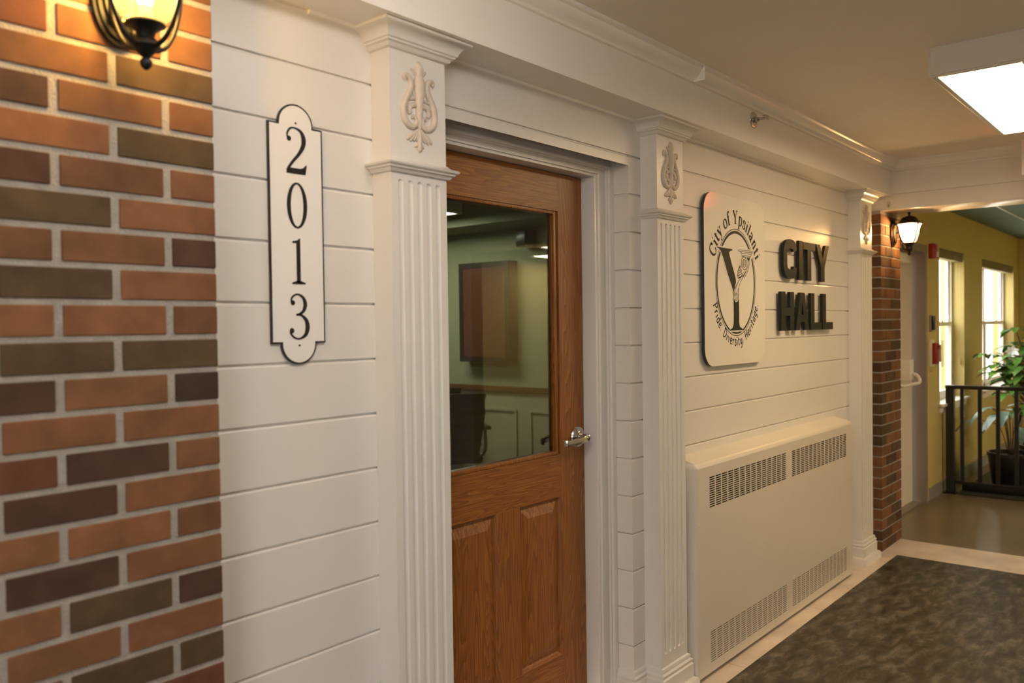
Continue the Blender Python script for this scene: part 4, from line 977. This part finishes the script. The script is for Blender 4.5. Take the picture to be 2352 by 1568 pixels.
# ------------------------------------------------------------ sprinkler, hook, exit sign
def sprinkler():
    x, z, y = 3.490, 2.342, FAS
    t = thing('fire_sprinkler', 'chrome sidewall fire sprinkler head on the white soffit face', 'sprinkler', (x, y, z))
    w = MB(); w.lathe((x, y, z), [(0.0, 0.0), (0.036, 0.0), (0.035, -0.003), (0.028, -0.006), (0.022, -0.006), (0.020, -0.003), (0.012, -0.003), (0.012, -0.010), (0.0, -0.010)], 30, 'y'); w.build('escutcheon', M['chrome'], t, angle=40)
    w = MB(); w.lathe((x, y, z), [(0.0, -0.008), (0.011, -0.008), (0.011, -0.022), (0.008, -0.026), (0.0, -0.026)], 6, 'y')
    for s in (-1, 1): w.tube(smooth_pts([(x+0.008*s, y-0.024, z), (x+0.015*s, y-0.036, z), (x+0.011*s, y-0.050, z), (x, y-0.056, z)], 4), 0.0024, 6)
    w.lathe((x, y-0.024, z), [(0.0, 0.0), (0.003, 0.0), (0.003, -0.030), (0.0, -0.030)], 8, 'y'); w.build('head', M['chrome'], t, angle=40)
    w = MB(); w.box(x-0.015, x+0.015, y-0.064, y-0.058, z-0.009, z+0.009); w.box(x-0.015, x+0.015, y-0.064, y-0.045, z+0.009, z+0.0105); w.build('deflector', M['chrome'], t)
sprinkler()
def hook():
    x, y, z = 5.545, -0.1225, 2.185
    t = thing('adhesive_hook', 'small clear plastic hook stuck on the beam above the far lantern', 'hook', (x, y, z))
    w = MB(); w.prism([(y+0.013*math.cos(2*PI*i/20), z+0.024*math.sin(2*PI*i/20)) for i in range(20)], lambda u, v, d: (d, u, v), x-0.0005, x-0.004); w.build('pad', M['clear'], t)
    w = MB(); w.tube(smooth_pts([(x-0.004, y, z), (x-0.008, y, z-0.012), (x-0.016, y, z-0.016), (x-0.018, y, z-0.008)], 4), 0.0022, 8); w.build('hook', M['chrome'], t, smooth=True)
hook()
def exit_sign():
    x, y0, y1, z0, z1 = 5.12, -1.210, -0.905, 2.215, 2.405
    t = thing('exit_sign', 'hanging red-lettered EXIT sign just right of the view, reflected in the city sign', 'sign', (x, (y0+y1)/2, CEIL))
    w = MB(); w.box(x, x+0.03, y0, y1, z0, z1, 0.004); w.build('housing', M['trim'], t, angle=30)
    w = MB(); w.box(x, x+0.03, (y0+y1)/2-0.06, (y0+y1)/2+0.06, z1, CEIL, 0.003); w.build('canopy', M['trim'], t, angle=30)
    w = MB(); yy = y1-0.035; h = 0.14; zb = z0+0.025; F = lambda u, v, d: (d, yy-u, zb+v)   # reads left to right towards -y
    def seg(P, wd=0.018): w.stroke(P, wd, F, x-0.0015)
    seg([(0.009, 0), (0.009, h)]); [seg([(0.0, q), (0.052, q)]) for q in (0.009, h/2, h-0.009)]
    seg([(0.068, 0), (0.122, h)]); seg([(0.122, 0), (0.068, h)]); seg([(0.146, 0), (0.146, h)]); seg([(0.168, h-0.009), (0.232, h-0.009)]); seg([(0.200, 0), (0.200, h)])
    w.build('lettering', M['led'], t)
exit_sign()

# ------------------------------------------------------------ lobby
YW, XE = 0.08, 11.35
w = MB(); t_ = 0.20
W1 = (7.665, 8.560, 0.745, 2.064); W2 = (9.335, 11.020, 0.745, 2.058); DR = (6.230, 7.250, 0.0, 2.055)
xs = [5.925, DR[0], DR[1], W1[0], W1[1], W2[0], W2[1], XE]
for i in range(7):
    a, b = xs[i], xs[i+1]
    o = {1: DR, 3: W1, 5: W2}.get(i)
    if o:
        if o[2] > 0: w.box(a, b, YW, YW+t_, 0, o[2])
        w.box(a, b, YW, YW+t_, o[3], 2.55)
    else: w.box(a, b, YW, YW+t_, 0, 2.55)
w.box(5.87, 5.925, 0.1605, YW+t_, 0, 2.55); w.box(5.62, 5.87, 0.165, 0.34, 0, 2.55); w.box(5.87, 5.925, 0.08, 0.1605, 2.151, 2.55)
struct(w.build('wall_lobby', M['yellow']))
w = MB(); w.box(XE, XE+0.15, -4.8, 0.35, 0, 2.55); struct(w.build('wall_lobby_end', M['yellow']))
w = MB(); w.box(5.72, XE, -4.8, -4.65, 0, 2.55); w.box(5.72, 5.87, -4.65, -3.3, 0, 2.55); struct(w.build('wall_lobby_opposite', M['yellow']))
w = MB(); w.box(5.72, XE+0.15, -4.80, 0.30, 2.552, 2.60); w.box(5.87, XE, -4.65, 0.30, 2.40, 2.551); struct(w.build('ceiling_lobby', M['teal']))
w = MB(); w.box(7.0, XE-0.01, -0.303, -0.291, 2.393, 2.3995); w.box(6.4, XE-0.01, -1.51, -1.498, 2.393, 2.3995); struct(w.build('trim_5', M['trim']), 'thin pale joint strip across the teal lobby ceiling')
w = MB(); w.sweep([(7.30, YW), (XE, YW), (XE, -4.6)], [(0, 0), (0.004, 0), (0.004, 0.102), (0, 0.103)]); struct(w.build('baseboard_lobby', M['grey_base']))
def window(n, o, mull):
    x0, x1, z0, z1 = o; y = 0.178
    r = bpy.data.objects.new('window_%d' % n, None); COL.objects.link(r); r.location = ((x0+x1)/2, y, z0); r['kind'] = 'structure'
    w = MB(); f = 0.035; fr = lambda a, b, c, d, ya, yb, f: (w.box(a, a+f, ya, yb, c, d), w.box(b-f, b, ya, yb, c, d), w.box(a+f, b-f, ya, yb, c, c+f), w.box(a+f, b-f, ya, yb, d-f, d))
    fr(x0+0.001, x1-0.001, z0+0.012, z1-0.001, y, y+0.05, f)
    bays = [(x0+f, x1-f)] if not mull else [(x0+f, mull-0.03), (mull+0.03, x1-f)]
    if mull: w.box(mull-0.03, mull+0.03, y, y+0.05, z0+0.012, z1)
    w.build('window_frame', M['vinyl_frame'], r)
    zm = 1.418
    for a, b in bays:
        w = MB(); fr(a, b, zm-0.015, z1-f-0.001, y+0.022, y+0.046, 0.030); sh = w.build('upper_sash', M['vinyl_frame'], r)
        w = MB(); w.box(a+0.03, b-0.03, y+0.032, y+0.036, zm+0.01, z1-f-0.03); w.build('glass_pane', M['win_glass'], sh)
        w = MB(); fr(a, b, z0+0.012+f, zm+0.022, y-0.004, y+0.020, 0.036); lo = w.build('lower_sash', M['vinyl_frame'], r)
        w = MB(); w.box(a+0.036, b-0.036, y+0.006, y+0.010, z0+0.08, zm-0.01); w.build('glass_pane', M['win_glass'], lo)
        w = MB(); w.box((a+b)/2-0.03, (a+b)/2+0.03, y-0.018, y+0.0, zm+0.022, zm+0.034); w.build('sash_lock', M['vinyl_frame'], lo)
        w = MB(); w.poly([(a, y+0.048, z0+0.05), (b, y+0.048, z0+0.05), (b, y+0.048, zm), (a, y+0.048, zm)]); w.build('insect_screen', M['screen'], r)
    w = MB(); w.box(x0-0.05, x1+0.05, YW-0.045, YW-0.0005, z0-0.012, z0+0.012, 0.004); w.box(x0, x1, YW-0.0005, y, z0-0.0, z0+0.012)
    w.box(x0-0.03, x1+0.03, YW-0.016, YW-0.0005, z0-0.065, z0-0.012, 0.003); w.build('window_sill', M['vinyl_frame'], r, angle=30)
    w = MB(); w.box(x0+0.004, x1-0.004, YW+0.012, YW+0.075, z1-0.078, z1-0.001, 0.004); w.build('blind_headrail', M['valance'], r, angle=30)
sm, sn, sl, sb = new_mat('insect_screen'); sb.inputs['Base Color'].default_value = (0.42, 0.40, 0.35, 1); sb.inputs['Roughness'].default_value = 0.9
tr = sn.new('ShaderNodeBsdfTransparent'); mx = sn.new('ShaderNodeMixShader'); mx.inputs[0].default_value = 0.45
sl.new(tr.outputs[0], mx.inputs[1]); sl.new(sb.outputs[0], mx.inputs[2]); sl.new(mx.outputs[0], sn['Material Output'].inputs[0]); M['screen'] = sm
window(1, W1, None); window(2, W2, 9.95)
for x in (8.535, 10.99):
    t = thing('blind_cord', 'tan looped blind cord hanging at the right side of the %s lobby window' % ('nearer' if x < 9 else 'farther'), 'cord', (x, 0.11, 1.98), 'blind cords')
    w = MB(); w.tube([(x, 0.125, 1.985), (x-0.004, 0.122, 1.6), (x-0.002, 0.114, 1.10)], 0.0022, 6); w.tube([(x, 0.100, 1.985), (x-0.004, 0.103, 1.6), (x-0.002, 0.110, 1.10)], 0.0022, 6); w.build('cord', M['tassel'], t)
    w = MB(); w.lathe((x-0.002, 0.112, 1.045), [(0.0, 0.0), (0.010, 0.002), (0.011, 0.02), (0.006, 0.05), (0.003, 0.058), (0.0, 0.058)], 12); w.build('tassel', M['tassel'], t, angle=40)

# exit door
r = bpy.data.objects.new('door_2', None); COL.objects.link(r); r.location = (6.74, 0.17, 0); r['kind'] = 'structure'
w = MB()
w.box(7.198, 7.250, YW-0.006, YW+t_, 0, 2.055); w.box(6.230, 6.282, YW-0.006, YW+t_, 0, 2.055); w.box(6.282, 7.198, YW-0.006, YW+t_, 1.995, 2.055)
w.build('door_frame', M['grey_metal'], r)
w = MB(); w.box(6.288, 7.180, 0.172, 0.214, 0.008, 1.990); w.build('leaf', M['white_door'], r, bevel=0.002)
w = MB(); w.box(6.235, 7.245, YW+0.02, 0.33, 0.0, 0.012); w.build('threshold', M['grey_metal'], r)
w = MB(); w.box(6.800, 6.900, 0.085, 0.171, 1.000, 1.160, 0.006); w.build('latch_housing', M['vinyl_frame'], r, angle=30)
w = MB(); w.tube(smooth_pts([(6.86, 0.10, 1.050), (6.865, 0.060, 1.045), (6.865, 0.036, 1.010), (6.84, 0.033, 0.985), (6.70, 0.033, 0.985)], 4)+[Vector((6.40, 0.033, 0.985)), Vector((6.36, 0.045, 1.0)), Vector((6.35, 0.165, 1.05))], 0.013, 10); w.build('push_bar', M['vinyl_frame'], r, smooth=True)
w = MB(); w.box(6.60, 6.90, 0.110, 0.171, 1.900, 1.965, 0.004); w.build('door_closer', M['vinyl_frame'], r, angle=30)

# small wall devices in the lobby
def dev(name, label, cat, x0, x1, z0, z1, parts):
    t = thing(name, label, cat, ((x0+x1)/2, YW, z0))
    for nm, a, b, c, d, y0, y1, m, bv in parts:
        w = MB(); w.box(a, b, YW-y1, YW-y0, c, d, bv); w.build(nm, M[m], t, angle=30)
dev('fire_strobe', 'red fire alarm strobe with white lens high on the yellow wall', 'alarm', 7.33, 7.44, 1.955, 2.075,
    [('body', 7.320, 7.430, 1.955, 2.075, 0.0005, 0.045, 'red', 0.008), ('lens', 7.355, 7.395, 1.968, 2.010, 0.045, 0.060, 'vinyl_frame', 0.006), ('horn_grille', 7.340, 7.410, 2.025, 2.062, 0.045, 0.048, 'red', 0.001)])
dev('door_keypad', 'small grey keypad with black cover on the yellow wall above the pull station', 'keypad', 7.34, 7.42, 1.36, 1.50,
    [('back_plate', 7.330, 7.400, 1.365, 1.500, 0.0005, 0.012, 'grey_base', 0.003), ('cover', 7.350, 7.405, 1.378, 1.492, 0.012, 0.034, 'black', 0.006)])
dev('fire_pull_station', 'red fire pull station under a clear plastic cover on the yellow wall', 'alarm', 7.3, 7.5, 1.08, 1.30,
    [('back_box', 7.315, 7.420, 1.085, 1.300, 0.0005, 0.020, 'vinyl_frame', 0.003), ('station', 7.335, 7.410, 1.105, 1.275, 0.020, 0.055, 'red', 0.004), ('pull_handle', 7.345, 7.400, 1.225, 1.255, 0.055, 0.068, 'red', 0.003), ('clear_cover', 7.318, 7.425, 1.080, 1.295, 0.070, 0.085, 'clear', 0.003), ('label_card', 7.405, 7.422, 1.12, 1.26, 0.030, 0.069, 'vinyl_frame', 0.001)])
t = thing('notice_sticker', 'small clear notice sticker on yellow wall below the pull station', 'sticker', (7.36, YW, 1.0)); w = MB(); w.box(7.330, 7.420, YW-0.0015, YW-0.0002, 1.035, 1.060); w.build('sheet', M['tassel'], t)

# guard rail
t = thing('guard_rail', 'black metal guard railing with vertical bars in front of the lobby plants', 'railing', (7.75, -0.7, 0))
XR = 7.75; YE = -1.86
w = MB(); w.box(XR-0.030, XR+0.030, -0.012, 0.050, 0.008, 0.880); w.build('post', M['black'], t, bevel=0.003)
w = MB(); w.box(XR-0.025, XR+0.025, YE-0.05, YE, 0.008, 0.880); w.build('post', M['black'], t, bevel=0.003)
for y in (0.02, YE-0.025):
    w = MB(); w.box(XR-0.05, XR+0.05, y-0.05, y+0.05, 0.0, 0.008); w.box(XR-0.032, XR+0.032, y-0.032, y+0.032, 0.008, 0.03, 0.004); w.build('base_plate', M['black'], t)
w = MB(); w.box(XR-0.028, XR+0.028, YE-0.055, 0.055, 0.880, 0.912, 0.005); w.build('top_rail', M['black'], t, angle=30)
w = MB(); w.box(XR-0.016, XR+0.016, YE, -0.005, 0.085, 0.112, 0.003); w.build('bottom_rail', M['black'], t, angle=30)
for k in range(14):
    y = -0.070-0.1315*k
    w = MB(); w.box(XR-0.014, XR+0.014, y-0.014, y+0.014, 0.112, 0.880, 0.002); w.build('baluster', M['black'], t)
w = MB(); w.box(XR-0.045, 9.9, YE-0.1, -0.05, 0.0005, 0.022, 0.004); o = w.build('floor_mat', M['mat'], None); tag(o, 'dark rubber mat on the floor behind the black guard railing', 'mat')
w = MB(); w.box(XR+0.055, XR+0.105, YE-0.1, -0.055, 0.022, 0.085, 0.006); o = w.build('planter_curb', M['black'], None, angle=30); tag(o, 'low black curb on the mat behind the railing', 'curb')

# plants
def leaflet(w, base, dr, L, wd, droop, up=Vector((0, 0, 1)), fold=0.25, n=6):
    dr = dr.normalized(); side = dr.cross(up)
    if side.length < 0.1: side = Vector((1, 0, 0))
    side.normalize(); b0 = len(w.v)
    for i in range(n+1):
        s = i/n; p = base+dr*L*s+Vector((0, 0, -droop*L*s*s)); ww = wd*max(0.03, math.sin(PI*min(1, s*0.93+0.05))**0.8)
        nz = side.cross(dr).normalized()
        for q in (-1, 0, 1): w.v.append(tuple(p+side*ww*q+nz*abs(q)*ww*fold))
    for i in range(n):
        for q in (0, 1): w.face([b0+i*3+q, b0+i*3+q+1, b0+(i+1)*3+q+1, b0+(i+1)*3+q])
def pot(t, c, r, h, m='black'):
    w = MB(); w.lathe(c, [(0.0, 0.0), (r*0.74, 0.0), (r*0.78, 0.02), (r*0.96, h-0.03), (r, h-0.03), (r, h), (r*0.92, h), (r*0.90, h-0.04), (0.0, h-0.04)], 36); w.build('pot', M[m], t, angle=35)
    w = MB(); w.lathe((c[0], c[1], c[2]+h-0.04), [(0.0, 0.0), (r*0.90, 0.0), (r*0.6, 0.012), (0.0, 0.018)], 24); w.build('soil', M['soil'], t)
def umbrella_plant():
    c = Vector((8.66, -0.56, 0.022)); t = thing('potted_umbrella_tree', 'green umbrella plant in a black pot behind the railing by the far window', 'plant', c)
    pot(t, c, 0.23, 0.32)
    ws = MB(); wl = MB(); rnd = random.Random(11)
    tips = [((8.60, -0.10, 1.13), 0.13), ((8.55, -0.22, 1.03), 0.15), ((8.50, -0.34, 1.22), 0.15), ((8.62, -0.20, 0.97), 0.13), ((8.50, -0.42, 1.08), 0.16), ((8.7, -0.30, 1.00), 0.15), ((8.52, -0.55, 1.30), 0.17), ((8.7, -0.50, 1.15), 0.16),
            ((8.45, -0.22, 0.98), 0.15), ((8.48, -0.34, 1.02), 0.16), ((8.56, -0.44, 1.22), 0.16), ((8.40, -0.28, 1.05), 0.14), ((8.42, -0.38, 1.12), 0.15), ((8.38, -0.45, 1.05), 0.15), ((8.44, -0.32, 0.92), 0.15), ((8.45, -0.40, 0.97), 0.16), ((8.62, -0.28, 1.10), 0.15), ((8.52, -0.48, 1.02), 0.17), ((8.50, -0.36, 0.88), 0.16), ((8.45, -0.30, 0.80), 0.15), ((8.50, -0.45, 0.70), 0.16), ((8.60, -0.40, 0.92), 0.15), ((8.48, -0.62, 0.95), 0.17), ((8.60, -0.25, 0.90), 0.14), ((8.42, -0.50, 0.85), 0.14), ((8.55, -0.36, 0.62), 0.15), ((8.75, -0.65, 1.35), 0.18), ((8.50, -0.72, 1.15), 0.18), ((8.55, -0.33, 1.36), 0.14)]
    for p, L in tips:
        p = Vector(p); b = c+Vector((rnd.uniform(-0.05, 0.05), rnd.uniform(-0.05, 0.05), 0.30))
        m1 = b.lerp(p, 0.35)+Vector((0, -0.02, 0.16*(p.z-0.3))); m2 = b.lerp(p, 0.75)+Vector((0, 0, 0.05))
        ws.tube(smooth_pts([b, m1, m2, p], 5), [0.008-0.0045*i/15 for i in range(16)], 6)
        n = rnd.choice((6, 7, 8)); a0 = rnd.uniform(0, 6.28)
        for k in range(n):
            a = a0+2*PI*k/n; d = Vector((math.cos(a), math.sin(a), rnd.uniform(0.0, 0.45)))
            leaflet(wl, p+d*0.02, d, L*rnd.uniform(0.9, 1.25), L*0.24, rnd.uniform(0.25, 0.6))
    ws.build('stem', M['stem'], t, smooth=True); wl.build('leaves', M['leaf'], t, smooth=True)
    w = MB(); cc = Vector((8.45, -0.325, 1.175))
    for k in range(7): a = 2*PI*k/7; leaflet(w, cc, Vector((-0.4, math.cos(a), math.sin(a))), 0.060, 0.018, 0.1, up=Vector((1, 0.1, 0.2)), n=4)
    w.build('blossom', M['petal'], t, smooth=True)
umbrella_plant()
def arching_plant():
    c = Vector((8.19, -0.36, 0.022)); t = thing('potted_arching_plant', 'dark pot of long arching grey-green leaves behind the railing', 'plant', c)
    pot(t, c, 0.19, 0.30)
    ws = MB(); wl = MB(); rnd = random.Random(5)
    for k in range(20):
        a = 2*PI*k/20+rnd.uniform(-0.15, 0.15); R_ = rnd.uniform(0.12, 0.24); H = rnd.uniform(0.26, 0.42)
        d = Vector((math.cos(a), math.sin(a), 0)); b = c+Vector((0, 0, 0.27))+d*0.02
        P = smooth_pts([b, b+d*R_*0.35+Vector((0, 0, H*0.8)), b+d*R_+Vector((0, 0, H))], 5)
        ws.tube(P, 0.0035, 5); leaflet(wl, P[-1], d+Vector((0, 0, 0.12)), rnd.uniform(0.16, 0.24), 0.036, rnd.uniform(0.6, 1.0), n=8)
    ws.build('stem', M['stem'], t, smooth=True); wl.build('leaves', M['leaf_grey'], t, smooth=True)
arching_plant()
ceiling_light(6.6, 7.8, -3.60, -3.29, 'added unseen fill light on the teal lobby ceiling nearer the beam', 'added_tube_lobby', 2.40)  # both lobby lights are added out of view to brighten the lobby
ceiling_light(7.9, 9.1, -4.40, -4.09, 'added unseen fill light on the teal lobby ceiling nearer the end wall', 'added_tube_lobby', 2.40)

# outdoors beyond the windows
w = MB(); w.box(5.0, 14.0, 0.36, 12.0, -0.12, -0.02); struct(w.build('floor_outdoor', M['ground']))
for i, x in enumerate((9.30, 10.4, 12.4, 13.6)):
    t = thing('porch_post', 'square white porch post standing outside the lobby windows', 'post', (x, 1.6, -0.02), 'porch posts outside')
    w = MB(); w.box(x-0.07, x+0.07, 1.53, 1.67, -0.02, 2.9, 0.01); w.build('shaft', M['outdoor'], t); w = MB(); w.box(x-0.10, x+0.10, 1.50, 1.70, -0.02, 0.15, 0.01); w.build('base', M['outdoor'], t)

# ------------------------------------------------------------ office seen through the door glass
OX = 5.38
w = MB(); w.box(OX, OX+0.12, 0.2, 6.0, 0.90, 2.5); struct(w.build('wall_office_far', M['office_wall']))
w = MB(); w.box(OX-0.002, OX+0.12, 0.2, 6.0, 0.0, 0.90)
for k in range(7):
    y0 = 0.45+k*0.78
    for a, b, c, d in ((y0, y0+0.64, 0.22, 0.24), (y0, y0+0.64, 0.74, 0.76), (y0, y0+0.02, 0.24, 0.74), (y0+0.62, y0+0.64, 0.24, 0.74)): w.box(OX-0.016, OX-0.002, a, b, c, d)
struct(w.build('wall_office_wainscot', M['office_cream']))
w = MB(); w.box(OX-0.028, OX-0.002, 0.2, 6.0, 0.900, 0.950, 0.006); struct(w.build('trim_6', M['rail_wood'], angle=30), 'dark wood chair rail in the office')
w = MB(); w.box(0.8, OX+0.12, 6.0, 6.1, 0, 2.5); w.box(0.7, 0.8, 0.2, 6.1, 0, 2.5); struct(w.build('wall_office_side', M['office_wall']))
w = MB(); w.box(0.7, OX+0.12, 0.2, 6.1, 2.44, 2.5); struct(w.build('ceiling_office', M['office_ceil']))
w = MB(); w.box(4.95, OX, 0.2, 6.0, 2.27, 2.44); struct(w.build('trim_7', M['office_wall']), 'boxed ceiling drop along the far office wall')
w = MB(); w.box(0.7, OX+0.12, 0.2, 6.1, -0.05, 0.0); struct(w.build('floor_office', M['mat']))
ceiling_light(4.14, 4.75, 2.80, 4.00, 'bright white panel light on the office ceiling behind the door glass', 'office_tube', 2.44)
ceiling_light(1.9, 2.5, 2.30, 3.50, 'white panel light deep in the office ceiling, hidden by the pilaster', 'office_tube', 2.44)
t = thing('wall_cabinet', 'dark red-brown wall cabinet on the office wall seen through the glass', 'cabinet', (5.32, 3.05, 1.15))
y0, y1, z0, z1 = 2.775, 3.335, 1.155, 2.000
w = MB(); w.box(5.275, OX-0.001, y0, y1, z0, z1); w.build('body', M['cab_dark'], t)
w = MB(); [w.box(5.262, 5.275, *q) for q in ((y0, y1, z1-0.045, z1), (y0, y1, z0, z0+0.045), (y1-0.045, y1, z0+0.045, z1-0.045), (y0, y0+0.035, z0+0.045, z1-0.045))]; dr = w.build('door', M['cab_dark'], t)
w = MB(); w.box(5.266, 5.275, y0+0.035, y1-0.045, z0+0.045, z1-0.045); w.build('panel', M['cab_wood'], dr)
w = MB(); w.box(5.258, 5.266, y0+0.035, y0+0.042, z0+0.045, z1-0.09); w.build('edge_strip', M['gold'], dr)
w = MB(); w.lathe((5.266, y1-0.075, 1.58), [(0.0, 0.0), (0.006, 0.0), (0.005, -0.012), (0.011, -0.018), (0.008, -0.026), (0.0, -0.027)], 14, 'x'); w.build('knob', M['chrome'], dr, angle=40)
t = thing('wall_speaker', 'small dark speaker high on the far office wall', 'speaker', (5.30, 2.62, 2.1)); w = MB(); w.box(5.24, 5.379, 2.57, 2.67, 2.10, 2.24, 0.008); w.build('box', M['black'], t, angle=30)
def office_chair(loc, ang, label, src=None):
    t = thing('office_chair', label, 'chair', (0, 0, 0), 'black mesh office chairs')
    wd = 0.25
    def panel(zs_, y_of, th, x_of, m, name):
        w = MB(); nx = 9
        for s in (0, 1):
            for z in zs_:
                for i in range(nx):
                    u = -1+2*i/(nx-1); w.v.append((u*x_of(z), y_of(z)-0.05*(1-u*u)+s*th, z))
        k = len(zs_)*nx
        for j in range(len(zs_)-1):
            for i in range(nx-1):
                a = j*nx+i; w.face([a, a+1, a+nx+1, a+nx]); w.face([k+a, k+a+nx, k+a+nx+1, k+a+1])
        for i in range(nx-1): w.face([i, k+i, k+i+1, i+1]); a = (len(zs_)-1)*nx+i; w.face([a, a+1, k+a+1, k+a])
        for j in range(len(zs_)-1):
            a = j*nx; w.face([a, a+nx, k+a+nx, k+a]); a = j*nx+nx-1; w.face([a, k+a, k+a+nx, a+nx])
        return w.build(name, M[m], t, angle=40)
    xo = lambda z: 0.20+0.055*min(1, max(0, (z-0.42)/0.35))
    panel([0.44+0.05*k for k in range(11)], lambda z: 0.22+0.10*(z-0.44), 0.018, xo, 'mesh_fabric', 'backrest')
    for z in (0.56, 0.70, 0.80): panel([z, z+0.012, z+0.024], lambda q, z=z: 0.212+0.10*(q-0.44), 0.034, lambda q: xo(q)+0.003, 'cab_dark', 'lumbar_band')
    panel([0.925, 0.94, 0.955], lambda z: 0.210+0.10*(z-0.44), 0.038, lambda z: xo(z)+0.006, 'cab_dark', 'top_band')
    w = MB(); w.box(-0.25, 0.25, -0.25, 0.22, 0.42, 0.49, 0.025); w.build('seat', M['mesh_fabric'], t, angle=40)
    w = MB(); w.lathe((0, 0, 0.10), [(0.0, 0.0), (0.03, 0.0), (0.03, 0.18), (0.02, 0.18), (0.02, 0.32), (0.0, 0.32)], 16); w.build('column', M['black'], t)
    for k in range(5):
        a = 2*PI*k/5; w = MB(); w.tube([(0, 0, 0.12), (0.30*math.cos(a), 0.30*math.sin(a), 0.065)], [0.022, 0.014], 8); lg = w.build('leg', M['black'], t)
        w = MB(); w.lathe((0.30*math.cos(a), 0.30*math.sin(a), 0.030), [(0.0, -0.012), (0.03, -0.012), (0.03, 0.012), (0.0, 0.012)], 14, 'x'); w.build('caster', M['black'], lg)
    for s in (-1, 1):
        w = MB(); w.tube(smooth_pts([(s*0.24, 0.05, 0.44), (s*0.30, 0.04, 0.50), (s*0.30, 0.03, 0.66)], 4), 0.014, 8); w.box(s*0.30-0.035, s*0.30+0.035, -0.16, 0.12, 0.66, 0.69, 0.01); w.build('armrest', M['black'], t, angle=40)
    t.location = loc; t.rotation_euler = (0, 0, ang)
    return t
office_chair((4.61, 2.87, 0), math.radians(143), 'black mesh office chair nearer the door, seen through the glass')
def copy_tree(o, par=None):
    c = o.copy(); COL.objects.link(c); c.parent = par
    for ch in list(o.children): copy_tree(ch, c)
    return c
c2 = copy_tree(bpy.data.objects['office_chair']); c2.location = (4.98, 3.46, 0); c2.rotation_euler = (0, 0, math.radians(140)); c2['label'] = 'black mesh office chair farther back, partly behind the nearer one'
